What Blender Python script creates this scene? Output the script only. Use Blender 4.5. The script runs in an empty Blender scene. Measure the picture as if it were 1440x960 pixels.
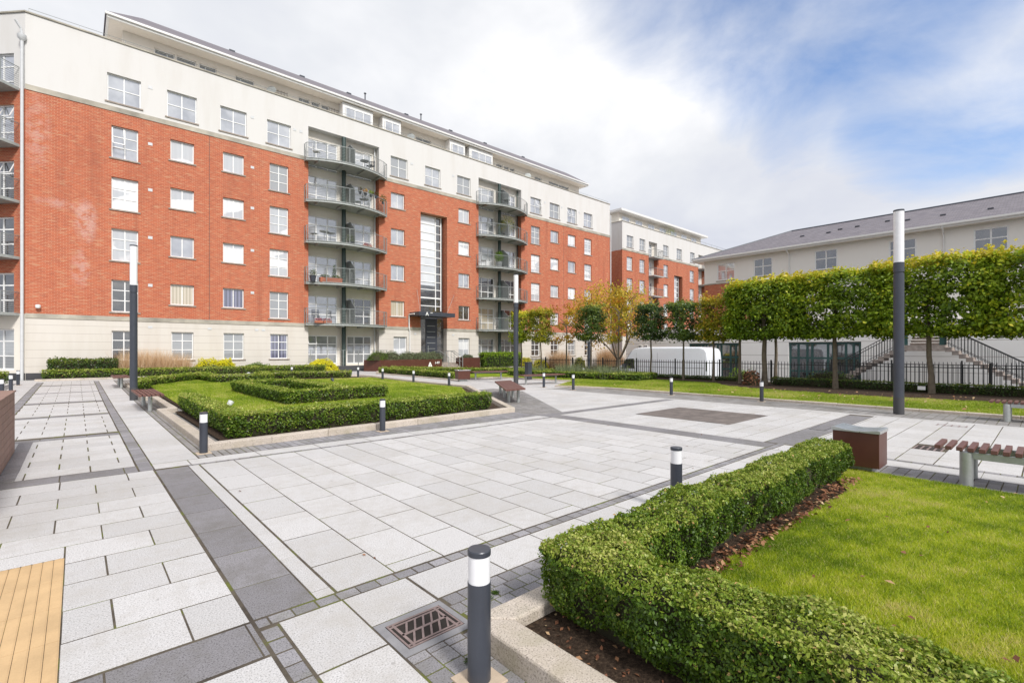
import bpy, math, random
import numpy as np
from mathutils import Vector, Matrix
random.seed(7); RNG = np.random.default_rng(7)
S = bpy.context.scene; COL = S.collection
PI = math.pi; R = math.radians

# ---------------------------------------------------------------- survey of the place
# X runs along the brick facade, Y from the camera's corner of the plaza towards it, metres.
CAMH = 1.6; FPX = 682.0; HOR = 492.5
_t = math.atan(760/682.); FW = (math.cos(_t), math.sin(_t)); RT = (FW[1], -FW[0])
def P(u, v, z=0.0):
    d = FPX*(CAMH-z)/(v-HOR); a = (u-720)/FPX*d
    return (FW[0]*d+RT[0]*a, FW[1]*d+RT[1]*a)
def FX(u, Y):                      # X on a wall Y = const
    a = (u-720)/FPX; d = Y/(FW[1]+RT[1]*a); return d*(FW[0]+RT[0]*a)
def YX(u, X):                      # Y on a wall X = const
    a = (u-720)/FPX; d = X/(FW[0]+RT[0]*a); return d*(FW[1]+RT[1]*a)
def gz(x, y):                      # the plaza rises gently towards the facade
    t = min(1, max(0, (y-16)/16.)); return 0.12*t*t*(3-2*t)

# ---------------------------------------------------------------- materials
def NM(name):
    m = bpy.data.materials.new(name); m.use_nodes = True
    nt = m.node_tree; nt.nodes.clear()
    return m, nt
class G:
    """tiny node-graph helper"""
    def __init__(s, nt): s.nt = nt
    def n(s, t, **kw):
        x = s.nt.nodes.new(t)
        for k, v in kw.items(): setattr(x, k, v)
        return x
    def l(s, a, b): s.nt.links.new(a, b)
    def pos(s): return s.n('ShaderNodeNewGeometry').outputs['Position']
    def math(s, op, a, b=None, c=None, clamp=False):
        x = s.n('ShaderNodeMath', operation=op); x.use_clamp = clamp
        for i, q in enumerate((a, b, c)):
            if q is None: continue
            if isinstance(q, (int, float)): x.inputs[i].default_value = q
            else: s.l(q, x.inputs[i])
        return x.outputs[0]
    def noise(s, vec, scale, detail=3, rough=.55, dist=0.0):
        x = s.n('ShaderNodeTexNoise'); x.inputs['Scale'].default_value = scale
        x.inputs['Detail'].default_value = detail; x.inputs['Roughness'].default_value = rough
        x.inputs['Distortion'].default_value = dist
        if vec is not None: s.l(vec, x.inputs['Vector'])
        return x.outputs['Fac']
    def ramp(s, fac, stops):
        x = s.n('ShaderNodeValToRGB'); e = x.color_ramp.elements
        while len(e) < len(stops): e.new(0.5)
        for i, (p, c) in enumerate(stops):
            e[i].position = p; e[i].color = (*c, 1) if len(c) == 3 else c
        s.l(fac, x.inputs[0]); return x.outputs[0]
    def mix(s, fac, a, b, blend='MIX'):
        x = s.n('ShaderNodeMix', data_type='RGBA', blend_type=blend)
        for sock, q in ((x.inputs[0], fac), (x.inputs[6], a), (x.inputs[7], b)):
            if isinstance(q, (int, float)): sock.default_value = q
            elif isinstance(q, tuple): sock.default_value = (*q, 1) if len(q) == 3 else q
            else: s.l(q, sock)
        return x.outputs[2]
    def out(s, shader):
        o = s.n('ShaderNodeOutputMaterial'); s.l(shader, o.inputs[0])
    def princ(s, color, rough=.6, metal=0., bump=None, bstr=.3, bdist=.01, spec=.5, normal=None):
        p = s.n('ShaderNodeBsdfPrincipled')
        for nm, q in (('Base Color', color), ('Roughness', rough), ('Metallic', metal), ('Specular IOR Level', spec)):
            if isinstance(q, (int, float)): p.inputs[nm].default_value = q
            elif isinstance(q, tuple): p.inputs[nm].default_value = (*q, 1)
            else: s.l(q, p.inputs[nm])
        if bump is not None:
            b = s.n('ShaderNodeBump'); b.inputs['Strength'].default_value = bstr; b.inputs['Distance'].default_value = bdist
            s.l(bump, b.inputs['Height']); s.l(b.outputs[0], p.inputs['Normal'])
        return p.outputs[0]

def plain(name, col, rough=.6, metal=0., var=.12, scale=6., bstr=.15, spec=.5, fine=120.):
    m, nt = NM(name); g = G(nt); pos = g.pos()
    n1 = g.noise(pos, scale, 4); n2 = g.noise(pos, fine, 2)
    dark = tuple(c*(1-var) for c in col); lite = tuple(min(1, c*(1+var)) for c in col)
    c = g.ramp(g.math('ADD', g.math('MULTIPLY', n1, .7), g.math('MULTIPLY', n2, .3)), [(.3, dark), (.7, lite)])
    rr = g.math('MULTIPLY_ADD', n1, .2, rough-.1)
    g.out(g.princ(c, rr, metal, bump=n2, bstr=bstr, bdist=.003, spec=spec)); return m

def stone(name, base, speck, stain, moss=.0, fine=115., tonev=.10, rough=.8):
    """speckled granite / concrete slab: 'tone' differs per slab"""
    m, nt = NM(name); g = G(nt); pos = g.pos()
    at = g.n('ShaderNodeAttribute'); at.attribute_name = 'tone'; tone = at.outputs['Fac']
    n1 = g.noise(pos, fine, 2, .6); n2 = g.noise(pos, 1.1, 5, .6); n3 = g.noise(pos, 9., 4, .6)
    c = g.ramp(n1, [(.36, speck), (.455, base), (.56, base), (.66, tuple(min(1, x*1.2) for x in base))])
    k = g.math('MULTIPLY_ADD', tone, tonev*2, 1-tonev)
    kk = g.n('ShaderNodeCombineColor')
    for i in range(3): g.l(k, kk.inputs[i])
    c = g.mix(1., c, kk.outputs[0], 'MULTIPLY')
    c = g.mix(g.math('MULTIPLY', g.ramp(g.math('ADD', g.math('MULTIPLY', n2, .6), g.math('MULTIPLY', n3, .4)), [(.46, (0, 0, 0)), (.68, (1, 1, 1))]), .75), c, stain)
    c = g.mix(g.math('MULTIPLY', g.ramp(g.noise(pos, 17., 3, .5), [(.70, (0, 0, 0)), (.74, (1, 1, 1))]), .45), c, tuple(x*.5 for x in stain))
    if moss: c = g.mix(g.math('MULTIPLY', g.ramp(g.noise(pos, 3., 5), [(.55, (0, 0, 0)), (.7, (1, 1, 1))]), moss), c, (.16, .17, .05))
    g.out(g.princ(c, rough, bump=n1, bstr=.35, bdist=.002, spec=.35)); return m

def leafmat(name, stops, transl=.3, rough=.5):
    m, nt = NM(name); g = G(nt)
    at = g.n('ShaderNodeAttribute'); at.attribute_name = 'tone'
    c = g.ramp(at.outputs['Fac'], stops)
    pr = g.princ(c, rough, spec=.35)
    t = g.n('ShaderNodeBsdfTranslucent'); g.l(c, t.inputs[0])
    mx = g.n('ShaderNodeMixShader'); mx.inputs[0].default_value = transl
    g.l(pr, mx.inputs[1]); g.l(t.outputs[0], mx.inputs[2]); g.out(mx.outputs[0]); return m

def brick(name, ax=(1, 1), stains=()):
    m, nt = NM(name); g = G(nt)
    sx = g.n('ShaderNodeSeparateXYZ'); pos = g.pos(); g.l(pos, sx.inputs[0])
    u = g.math('ADD', g.math('MULTIPLY', sx.outputs[0], ax[0]), g.math('MULTIPLY', sx.outputs[1], ax[1]))
    cb = g.n('ShaderNodeCombineXYZ'); g.l(u, cb.inputs[0]); g.l(sx.outputs[2], cb.inputs[1])
    b = g.n('ShaderNodeTexBrick'); g.l(cb.outputs[0], b.inputs['Vector'])
    b.inputs['Scale'].default_value = 1; b.inputs['Brick Width'].default_value = .225; b.inputs['Row Height'].default_value = .075
    b.inputs['Mortar Size'].default_value = .0095; b.inputs['Bias'].default_value = -.15
    b.inputs['Color1'].default_value = (.51, .135, .065, 1); b.inputs['Color2'].default_value = (.36, .092, .053, 1)
    b.inputs['Mortar'].default_value = (.55, .30, .20, 1)
    mp = g.n('ShaderNodeMapping'); mp.inputs['Scale'].default_value = (.9, 5.5, 1); g.l(cb.outputs[0], mp.inputs[0])
    # burnt / pale bricks in short horizontal runs
    n = g.noise(mp.outputs[0], 2.2, 4, .65)
    c = g.mix(g.math('MULTIPLY', g.ramp(n, [(.53, (0, 0, 0)), (.66, (1, 1, 1))]), .8), b.outputs['Color'], (.56, .36, .22))
    c = g.mix(g.math('MULTIPLY', g.ramp(g.noise(mp.outputs[0], 4.5, 3, .6), [(.60, (0, 0, 0)), (.68, (1, 1, 1))]), .7), c, (.26, .10, .08))
    c = g.mix(g.math('MULTIPLY', g.noise(pos, .25, 3), .4), c, (.42, .095, .042))
    mv = g.n('ShaderNodeMapping'); mv.inputs['Scale'].default_value = (1.3, .12, 1); g.l(cb.outputs[0], mv.inputs[0])
    c = g.mix(g.math('MULTIPLY', g.ramp(g.noise(mv.outputs[0], 1.0, 5, .6), [(.52, (0, 0, 0)), (.72, (1, 1, 1))]), .45), c, (.27, .085, .055))
    for (x0, z0, rx, rz, amt) in stains:                   # lime bloom on the wall
        dx = g.math('DIVIDE', g.math('SUBTRACT', sx.outputs[0], x0), rx); dz = g.math('DIVIDE', g.math('SUBTRACT', sx.outputs[2], z0), rz)
        r2 = g.math('ADD', g.math('MULTIPLY', dx, dx), g.math('MULTIPLY', dz, dz))
        f = g.math('SUBTRACT', 1.0, r2, clamp=True)
        nn = g.noise(pos, 2.2, 6, .75)
        f = g.math('MULTIPLY', g.math('MULTIPLY', f, amt), g.ramp(nn, [(.42, (.0, .0, .0)), (.55, (1, 1, 1))]), clamp=True)
        f = g.math('MULTIPLY', f, g.math('MULTIPLY_ADD', g.noise(mp.outputs[0], 9., 3, .7), 1.5, -.45, clamp=True), clamp=True)
        c = g.mix(f, c, (.66, .55, .52))
    g.out(g.princ(c, .85, bump=b.outputs['Fac'], bstr=-.5, bdist=.01, spec=.2)); return m

def render_wall(name, col, groove=None, dirt=.25):
    m, nt = NM(name); g = G(nt); pos = g.pos()
    sx = g.n('ShaderNodeSeparateXYZ'); g.l(pos, sx.inputs[0])
    mp = g.n('ShaderNodeMapping'); mp.inputs['Scale'].default_value = (1.6, 1.6, .25); g.l(pos, mp.inputs[0])
    n = g.noise(mp.outputs[0], 1.0, 5, .6); n2 = g.noise(pos, 60., 2)
    c = g.mix(g.math('MULTIPLY', g.ramp(n, [(.45, (0, 0, 0)), (.75, (1, 1, 1))]), dirt), col, tuple(x*k for x, k in zip(col, (.80, .76, .70))))
    h = n2
    if groove:
        pitch, z0 = groove
        fr = g.math('FRACT', g.math('DIVIDE', g.math('ADD', sx.outputs[2], 10*pitch-z0), pitch))
        gr = g.math('LESS_THAN', fr, .045)
        c = g.mix(g.math('MULTIPLY', gr, .55), c, (.30, .26, .23))
    g.out(g.princ(c, .85, bump=h, bstr=.12, bdist=.004, spec=.25)); return m

def glass(name, kind):
    """window seen from outside: what hangs behind the pane (painted sky in the bright kind) plus the pane's own reflection"""
    m, nt = NM(name); g = G(nt); pos = g.pos()
    sx = g.n('ShaderNodeSeparateXYZ'); g.l(pos, sx.inputs[0])
    if kind == 'curtain':
        w = g.math('SINE', g.math('MULTIPLY', g.math('ADD', sx.outputs[0], sx.outputs[1]), 26.))
        c = g.ramp(g.math('MULTIPLY_ADD', w, .5, .5), [(0, (.72, .73, .74)), (1, (.82, .82, .82))])
        mpp = g.n('ShaderNodeMapping'); mpp.inputs['Scale'].default_value = (.31, .31, 1.1); g.l(pos, mpp.inputs[0])
        c = g.mix(g.ramp(g.noise(mpp.outputs[0], 1.0, 1, .4), [(.49, (0, 0, 0)), (.51, (.75, .75, .75))]), c, (.40, .42, .45))
    elif kind == 'bright':
        c = g.ramp(g.noise(pos, .5, 2), [(.35, (.62, .64, .67)), (.6, (.80, .82, .84))])  # pale sky reflection painted into the pane's base colour
    elif kind == 'beige':
        w = g.math('SINE', g.math('MULTIPLY', g.math('ADD', sx.outputs[0], sx.outputs[1]), 38.))
        c = g.ramp(g.math('MULTIPLY_ADD', w, .5, .5), [(0, (.42, .36, .26)), (1, (.62, .55, .43))])
    elif kind == 'blue':
        w = g.math('SINE', g.math('MULTIPLY', g.math('ADD', sx.outputs[0], sx.outputs[1]), 30.))
        c = g.ramp(g.math('MULTIPLY_ADD', w, .5, .5), [(0, (.05, .05, .09)), (1, (.20, .20, .30))])
    elif kind == 'blind':
        fr = g.math('FRACT', g.math('MULTIPLY', sx.outputs[2], 13.))
        c = g.ramp(fr, [(.0, (.16, .17, .18)), (.25, (.34, .35, .36)), (.9, (.30, .31, .32)), (1, (.16, .16, .16))])
    elif kind == 'dark':
        c = g.ramp(g.noise(pos, 1.6, 3), [(.35, (.012, .014, .014)), (.5, (.03, .03, .03)), (.7, (.10, .09, .08))])
    else:
        c = g.ramp(g.noise(pos, .9, 3), [(.35, (.24, .25, .28)), (.6, (.42, .43, .46)), (.8, (.6, .6, .6))])
    base = g.princ(c, .5, spec=.3)
    gl = g.n('ShaderNodeBsdfGlossy'); gl.inputs['Roughness'].default_value = .03; gl.inputs['Color'].default_value = (.93, .96, 1, 1)
    b = g.n('ShaderNodeBump'); b.inputs['Strength'].default_value = .03; b.inputs['Distance'].default_value = .05
    g.l(g.noise(pos, 1.3, 2), b.inputs['Height']); g.l(b.outputs[0], gl.inputs['Normal'])
    lw = g.n('ShaderNodeLayerWeight'); lw.inputs[0].default_value = .35
    mx = g.n('ShaderNodeMixShader')
    g.l(g.math('MULTIPLY_ADD', lw.outputs['Fresnel'], .7, .12 if kind in ('curtain', 'beige') else (.30 if kind == 'grey' else .17), clamp=True), mx.inputs[0])
    g.l(base, mx.inputs[1]); g.l(gl.outputs[0], mx.inputs[2]); g.out(mx.outputs[0]); return m

M = {}
M['light'] = stone('pale_granite_slab', (.525, .512, .508), (.30, .29, .285), (.42, .395, .365), tonev=.075)
M['dark'] = stone('grey_granite_slab', (.235, .225, .235), (.10, .095, .10), (.14, .13, .115), tonev=.10)
M['sett'] = stone('grey_granite_sett', (.275, .265, .28), (.12, .115, .125), (.16, .15, .13), moss=.2, tonev=.2)
M['paviour'] = stone('grey_block_paviour', (.27, .258, .252), (.14, .13, .13), (.18, .165, .14), tonev=.16)
M['kerb'] = stone('sandy_kerb_stone', (.53, .465, .40), (.25, .21, .18), (.36, .31, .22), moss=.25, tonev=.08)
M['yellow'] = plain('buff_tactile_concrete', (.56, .38, .20), .85, var=.14, scale=5)
M['brown_stain'] = plain('rust_stained_slab', (.150, .125, .112), .8, var=.5, scale=3.5)
def joint():
    m, nt = NM('mossy_joint'); g = G(nt); pos = g.pos()
    c = g.ramp(g.noise(pos, 2.3, 5, .65), [(.36, (.075, .063, .052)), (.52, (.13, .11, .085)), (.60, (.13, .14, .04)), (.70, (.17, .19, .045))])
    g.out(g.princ(c, .95, bump=g.noise(pos, 200, 2), bstr=.6, spec=.1)); return m
M['joint'] = joint()
def soil():
    m, nt = NM('bark_soil'); g = G(nt); pos = g.pos()
    c = g.ramp(g.noise(pos, 38, 6, .7), [(.3, (.022, .015, .010)), (.5, (.06, .040, .028)), (.62, (.11, .075, .05)), (.75, (.20, .14, .10))])
    g.out(g.princ(c, .95, bump=g.noise(pos, 45, 5, .7), bstr=1., bdist=.03, spec=.15)); return m
M['soil'] = soil()
def lawn():
    m, nt = NM('lawn_turf'); g = G(nt); pos = g.pos()
    a = g.noise(pos, 1.3, 5, .7); b = g.noise(pos, 90, 3, .7)
    c = g.ramp(g.math('ADD', g.math('MULTIPLY', a, .45), g.math('MULTIPLY', b, .55)), [(.32, (.09, .15, .012)), (.5, (.22, .31, .022)), (.66, (.36, .42, .06))])
    g.out(g.princ(c, .8, bump=b, bstr=.9, bdist=.03, spec=.1)); return m
M['lawn'] = lawn()
M['asphalt'] = plain('asphalt', (.075, .075, .078), .9, var=.25, scale=3)
M['blade'] = leafmat('grass_blade', [(0, (.13, .22, .010)), (.4, (.28, .38, .020)), (.75, (.44, .50, .05)), (1, (.60, .52, .22))], .35)
M['bladenear'] = leafmat('near_grass_blade', [(0, (.12, .20, .006)), (.35, (.36, .45, .012)), (.7, (.58, .62, .035)), (1, (.66, .56, .24))], .35)
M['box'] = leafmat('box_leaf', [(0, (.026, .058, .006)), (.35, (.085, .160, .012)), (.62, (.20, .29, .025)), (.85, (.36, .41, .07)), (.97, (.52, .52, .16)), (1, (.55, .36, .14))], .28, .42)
M['core'] = plain('hedge_twigs', (.035, .032, .014), .95, var=.5, scale=20)
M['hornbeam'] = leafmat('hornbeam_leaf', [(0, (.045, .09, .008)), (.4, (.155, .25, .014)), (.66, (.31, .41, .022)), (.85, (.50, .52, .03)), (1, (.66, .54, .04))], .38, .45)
M['dkgreen'] = leafmat('dark_green_leaf', [(0, (.018, .042, .010)), (.5, (.055, .105, .018)), (.85, (.14, .20, .03)), (1, (.38, .38, .05))], .28, .4)
M['turning'] = leafmat('turning_leaf', [(0, (.10, .14, .012)), (.35, (.26, .29, .02)), (.65, (.52, .42, .03)), (.85, (.62, .33, .03)), (1, (.48, .16, .03))], .38)
M['autumn'] = leafmat('autumn_leaf', [(0, (.30, .28, .03)), (.35, (.68, .52, .05)), (.7, (.66, .32, .045)), (1, (.38, .14, .04))], .4)
M['yellowleaf'] = leafmat('golden_leaf', [(0, (.35, .38, .01)), (.35, (.78, .72, .02)), (1, (.90, .84, .05))], .35)
M['lime'] = leafmat('lime_leaf', [(0, (.08, .16, .01)), (.5, (.22, .36, .02)), (1, (.42, .52, .04))], .35)
M['sage'] = leafmat('sage_leaf', [(0, (.07, .10, .05)), (.5, (.16, .20, .10)), (1, (.28, .32, .17))], .25)
M['straw'] = leafmat('dry_grass', [(0, (.42, .27, .14)), (.5, (.72, .52, .32)), (1, (.88, .72, .52))], .35, .7)
M['deadleaf'] = leafmat('dead_leaf', [(0, (.09, .035, .018)), (.5, (.22, .09, .045)), (.85, (.36, .18, .09)), (1, (.55, .42, .24))], .1, .7)
M['flower'] = leafmat('red_flower', [(0, (.06, .10, .02)), (.5, (.30, .04, .05)), (1, (.60, .15, .2))], .3)
M['bark'] = plain('grey_bark', (.155, .125, .09), .9, var=.35, scale=9, bstr=.7, fine=40)
ST = [(.35, 8.4, .55, 1.3, 1.3), (.15, 5.9, .45, 1.2, .9), (-1.5, 12.6, .6, 2.3, .8), (-.6, 9.15, 1.3, .3, .8)]
M['brick'] = brick('red_brick', (1, 1), ST)
M['brick2'] = brick('red_brick_angled', (-1, 1))
M['white'] = render_wall('cream_render', (.675, .66, .64), dirt=.3)
M['whiteg'] = render_wall('grooved_cream_render', (.65, .61, .555), groove=(.42, .36), dirt=.4)
M['cream'] = render_wall('warm_cream_render', (.80, .75, .67))
M['rwhite'] = render_wall('pale_grey_render', (.86, .83, .785), dirt=.12)
M['rwhiteg'] = render_wall('grooved_grey_render', (.90, .885, .86), groove=(1.0, .2), dirt=.10)
M['stoneband'] = plain('weathered_string_course', (.40, .37, .31), .9, var=.45, scale=1.1)
M['plinth'] = plain('dark_plinth', (.055, .055, .06), .7)
M['upvc'] = plain('white_window_frame', (.82, .82, .81), .4, var=.04)
M['sill'] = plain('stone_sill', (.33, .28, .24), .85, var=.3)
M['fascia'] = plain('white_fascia', (.76, .75, .73), .5, var=.05)
M['soffit'] = plain('beige_soffit', (.78, .72, .64), .7, var=.05)
M['slate'] = None
for k in ('curtain', 'beige', 'blue', 'blind', 'dark', 'grey', 'bright'): M['g_'+k] = glass('window_pane_'+k, k)
M['steel'] = plain('galvanised_steel', (.42, .44, .43), .45, .55, var=.12, scale=14)
M['balc'] = plain('grey_green_painted_steel', (.38, .40, .385), .5, .1, var=.15)
M['rail'] = plain('steel_railing', (.33, .35, .345), .4, .4)
M['mesh'] = plain('privacy_screen_metal', (.27, .29, .29), .5, .4)
M['ant'] = plain('anthracite_paint', (.050, .056, .072), .38, .1, var=.10, scale=4)
M['dkgr'] = plain('dark_green_steel', (.045, .07, .065), .45, .2)
M['black'] = plain('black_steel', (.022, .023, .026), .45, .3)
M['opal'] = plain('opal_diffuser', (.80, .80, .82), .25, var=.03)
M['galpipe'] = plain('grey_white_pipe', (.60, .61, .62), .4, var=.08)
M['corten'] = plain('red_brown_panel', (.095, .032, .021), .42, .05, var=.16, scale=3)
M['ipe'] = plain('red_brown_timber', (.14, .062, .050), .55, var=.25, scale=11)
M['clad'] = plain('weathered_timber_cladding', (.27, .165, .13), .7, var=.25, scale=5)
M['bin'] = plain('stainless_lid', (.55, .56, .57), .3, .7)
M['iron'] = plain('rusty_cast_iron', (.26, .195, .185), .7, .3, var=.25, scale=18)
M['mortar'] = plain('grey_mortar', (.24, .235, .245), .9, var=.2, scale=8)
M['pit_shade'] = plain('drain_pit_shade', (.02, .015, .012), .95)  # flat black for near-flush plates, painted as the shade inside the drains
M['granite'] = plain('bollard_footing', (.50, .40, .30), .85, var=.15, scale=20)
M['vanw'] = plain('white_van_paint', (.80, .82, .86), .22, var=.02)
M['vang'] = M['g_dark']
M['tyre'] = plain('tyre_rubber', (.02, .02, .02), .85)
M['teal'] = plain('dark_green_frame', (.030, .085, .080), .45)
M['stair'] = plain('weathered_concrete', (.33, .28, .25), .9, var=.35, scale=5)
M['letter'] = plain('white_letter', (.85, .85, .83), .5, var=.02)
M['terra'] = plain('terracotta', (.42, .14, .08), .8, var=.15)
def slate():
    m, nt = NM('roof_slate'); g = G(nt); pos = g.pos()
    sx = g.n('ShaderNodeSeparateXYZ'); g.l(pos, sx.inputs[0])
    cb = g.n('ShaderNodeCombineXYZ'); g.l(g.math('ADD', sx.outputs[1], g.math('MULTIPLY', sx.outputs[0], .0)), cb.inputs[0])
    g.l(g.math('MULTIPLY', sx.outputs[2], 2.2), cb.inputs[1])
    b = g.n('ShaderNodeTexBrick'); g.l(cb.outputs[0], b.inputs['Vector']); b.inputs['Scale'].default_value = 1
    b.inputs['Brick Width'].default_value = .32; b.inputs['Row Height'].default_value = .26; b.inputs['Mortar Size'].default_value = .012
    b.inputs['Color1'].default_value = (.135, .125, .15, 1); b.inputs['Color2'].default_value = (.20, .185, .21, 1); b.inputs['Mortar'].default_value = (.07, .065, .07, 1)
    c = g.mix(g.math('MULTIPLY', g.noise(pos, 1.3, 4), .5), b.outputs['Color'], (.22, .19, .19))
    g.out(g.princ(c, .75, bump=b.outputs['Fac'], bstr=-.4, bdist=.02)); return m
M['slate'] = slate()
# ---------------------------------------------------------------- mesh building
class MB:
    def __init__(s, T=None): s.v = []; s.f = []; s.T = T
    def _a(s, pts):
        i = len(s.v)
        for p in pts:
            q = Vector(p)
            if s.T is not None: q = s.T @ q
            s.v.append(tuple(q))
        return i
    def poly(s, pts): i = s._a(pts); s.f.append(tuple(range(i, i+len(pts)))); return s
    def box(s, x0, y0, z0, x1, y1, z1):
        if x1 < x0: x0, x1 = x1, x0
        if y1 < y0: y0, y1 = y1, y0
        if z1 < z0: z0, z1 = z1, z0
        i = s._a([(x0, y0, z0), (x1, y0, z0), (x1, y1, z0), (x0, y1, z0), (x0, y0, z1), (x1, y0, z1), (x1, y1, z1), (x0, y1, z1)])
        for a in ((0, 3, 2, 1), (4, 5, 6, 7), (0, 1, 5, 4), (1, 2, 6, 5), (2, 3, 7, 6), (3, 0, 4, 7)): s.f.append(tuple(i+k for k in a))
        return s
    def prism(s, poly, z0, z1, zf=None):
        n = len(poly); A = sum(poly[k][0]*poly[(k+1) % n][1]-poly[(k+1) % n][0]*poly[k][1] for k in range(n))
        if A < 0: poly = poly[::-1]
        zf = zf or (lambda x, y: 0)
        i = s._a([(x, y, z0+zf(x, y)) for x, y in poly]+[(x, y, z1+zf(x, y)) for x, y in poly])
        s.f.append(tuple(i+k for k in range(n))[::-1]); s.f.append(tuple(i+n+k for k in range(n)))
        for k in range(n): q = (k+1) % n; s.f.append((i+k, i+q, i+n+q, i+n+k))
        return s
    def prof(s, pts, axis, a0, a1):
        """profile extruded along 'x' or 'y'; pts are (other, z)"""
        n = len(pts)
        f = (lambda p, a: (a, p[0], p[1])) if axis == 'x' else (lambda p, a: (p[0], a, p[1]))
        i = s._a([f(p, a0) for p in pts]+[f(p, a1) for p in pts])
        s.f.append(tuple(i+k for k in range(n))); s.f.append(tuple(i+n+k for k in range(n))[::-1])
        for k in range(n): q = (k+1) % n; s.f.append((i+q, i+k, i+n+k, i+n+q))
        return s
    def cyl(s, p0, p1, r0, r1=None, n=10, caps=True):
        r1 = r0 if r1 is None else r1
        a = Vector(p0); b = Vector(p1); d = (b-a).normalized() if (b-a).length > 1e-9 else Vector((0, 0, 1))
        h = Vector((1, 0, 0)) if abs(d.x) < .8 else Vector((0, 1, 0))
        e = d.cross(h).normalized(); g = d.cross(e)
        pts = []
        for c, r in ((a, r0), (b, r1)):
            for k in range(n):
                t = 2*PI*k/n; pts.append(tuple(c+e*(r*math.cos(t))+g*(r*math.sin(t))))
        i = s._a(pts)
        for k in range(n): q = (k+1) % n; s.f.append((i+k, i+q, i+n+q, i+n+k))
        if caps: s.f.append(tuple(i+k for k in range(n))[::-1]); s.f.append(tuple(i+n+k for k in range(n)))
        return s
    def tube(s, pts, r, n=6):
        for a, b in zip(pts[:-1], pts[1:]): s.cyl(a, b, r, n=n)
        return s
    def lathe(s, prof, c=(0, 0, 0), n=24):
        m = len(prof); pts = []
        for r, z in prof:
            for k in range(n): t = 2*PI*k/n; pts.append((c[0]+r*math.cos(t), c[1]+r*math.sin(t), c[2]+z))
        i = s._a(pts)
        for j in range(m-1):
            for k in range(n): q = (k+1) % n; s.f.append((i+j*n+k, i+j*n+q, i+(j+1)*n+q, i+(j+1)*n+k))
        s.f.append(tuple(i+k for k in range(n))[::-1]); s.f.append(tuple(i+(m-1)*n+k for k in range(n)))
        return s
    def build(s, name, mat, parent=None, smooth=False, bevel=0, kind=None):
        me = bpy.data.meshes.new(name); me.from_pydata(s.v, [], s.f); me.update()
        if smooth is True: me.shade_smooth()
        elif smooth: me.shade_smooth(); me.set_sharp_from_angle(angle=R(smooth))
        me.materials.append(mat)
        o = bpy.data.objects.new(name, me); COL.objects.link(o)
        if parent is not None: o.parent = parent
        if bevel:
            b = o.modifiers.new('Bevel', 'BEVEL'); b.width = bevel; b.segments = 2; b.limit_method = 'ANGLE'
        if kind: o['kind'] = kind
        return o
def tag(o, label, cat, group=None, kind=None):
    o['label'] = label; o['category'] = cat
    if group: o['group'] = group
    if kind: o['kind'] = kind
    return o
def empty(name, loc, rz=0.):
    o = bpy.data.objects.new(name, None); COL.objects.link(o); o.empty_display_size = .2
    o.location = loc; o.rotation_euler = (0, 0, rz); return o
def thing(name, label, cat, loc=(0, 0, 0), rz=0., group=None): return tag(empty(name, loc, rz), label, cat, group)
def children(o): return [c for c in bpy.data.objects if c.parent == o]
def copy_tree(o, loc, rz, label, group=None):
    def rec(a, par):
        c = a.copy(); COL.objects.link(c)
        if par is not None: c.parent = par
        for ch in KIDS(a): rec(ch, c)
        return c
    r = rec(o, None); r.location = loc; r.rotation_euler = (0, 0, rz); r['label'] = label
    if group: r['group'] = group
    return r
def KIDS(a): return list(a.children)

def pnoise(p, f, seed=0):
    """cheap smooth noise on an (N,3) array, about -1..1"""
    r = np.random.default_rng(seed); o = np.zeros(len(p))
    for k in range(5):
        d = r.normal(size=3); d /= np.linalg.norm(d); o += np.sin((p@d)*f*(1+.45*k)+r.uniform(0, 6.28))/(1+.3*k)
    return o/2.6
def leaves(name, pts, nrm, size, mat, parent=None, tone=None, var=.35, wide=.55, flop=.8, kind=None, rng=RNG, origin=(0, 0, 0)):
    N = len(pts); pts = pts-np.array(origin)
    d = nrm+rng.normal(size=(N, 3))*flop; d /= np.linalg.norm(d, axis=1)[:, None]+1e-9      # leaf normal
    t = rng.normal(size=(N, 3)); t -= (t*d).sum(1)[:, None]*d; t /= np.linalg.norm(t, axis=1)[:, None]+1e-9
    b = np.cross(d, t); s = size*(1+var*rng.uniform(-1, 1, N))[:, None]
    v = np.empty((N, 4, 3)); v[:, 0] = pts-t*s*.5; v[:, 1] = pts+b*s*.5*wide+d*s*.10; v[:, 2] = pts+t*s*.5; v[:, 3] = pts-b*s*.5*wide+d*s*.10
    me = bpy.data.meshes.new(name); me.vertices.add(N*4); me.vertices.foreach_set('co', v.reshape(-1))
    me.loops.add(N*4); me.loops.foreach_set('vertex_index', np.arange(N*4, dtype=np.int32))
    me.polygons.add(N); me.polygons.foreach_set('loop_start', np.arange(0, N*4, 4, dtype=np.int32))
    me.polygons.foreach_set('loop_total', np.full(N, 4, dtype=np.int32))
    me.update(calc_edges=True)
    if tone is None: tone = rng.uniform(0, 1, N)
    a = me.attributes.new('tone', 'FLOAT', 'POINT'); a.data.foreach_set('value', np.repeat(np.clip(tone, 0, 1), 4).astype(np.float32))
    me.materials.append(mat)
    o = bpy.data.objects.new(name, me); COL.objects.link(o)
    if parent is not None: o.parent = parent
    if kind: o['kind'] = kind
    return o
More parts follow.
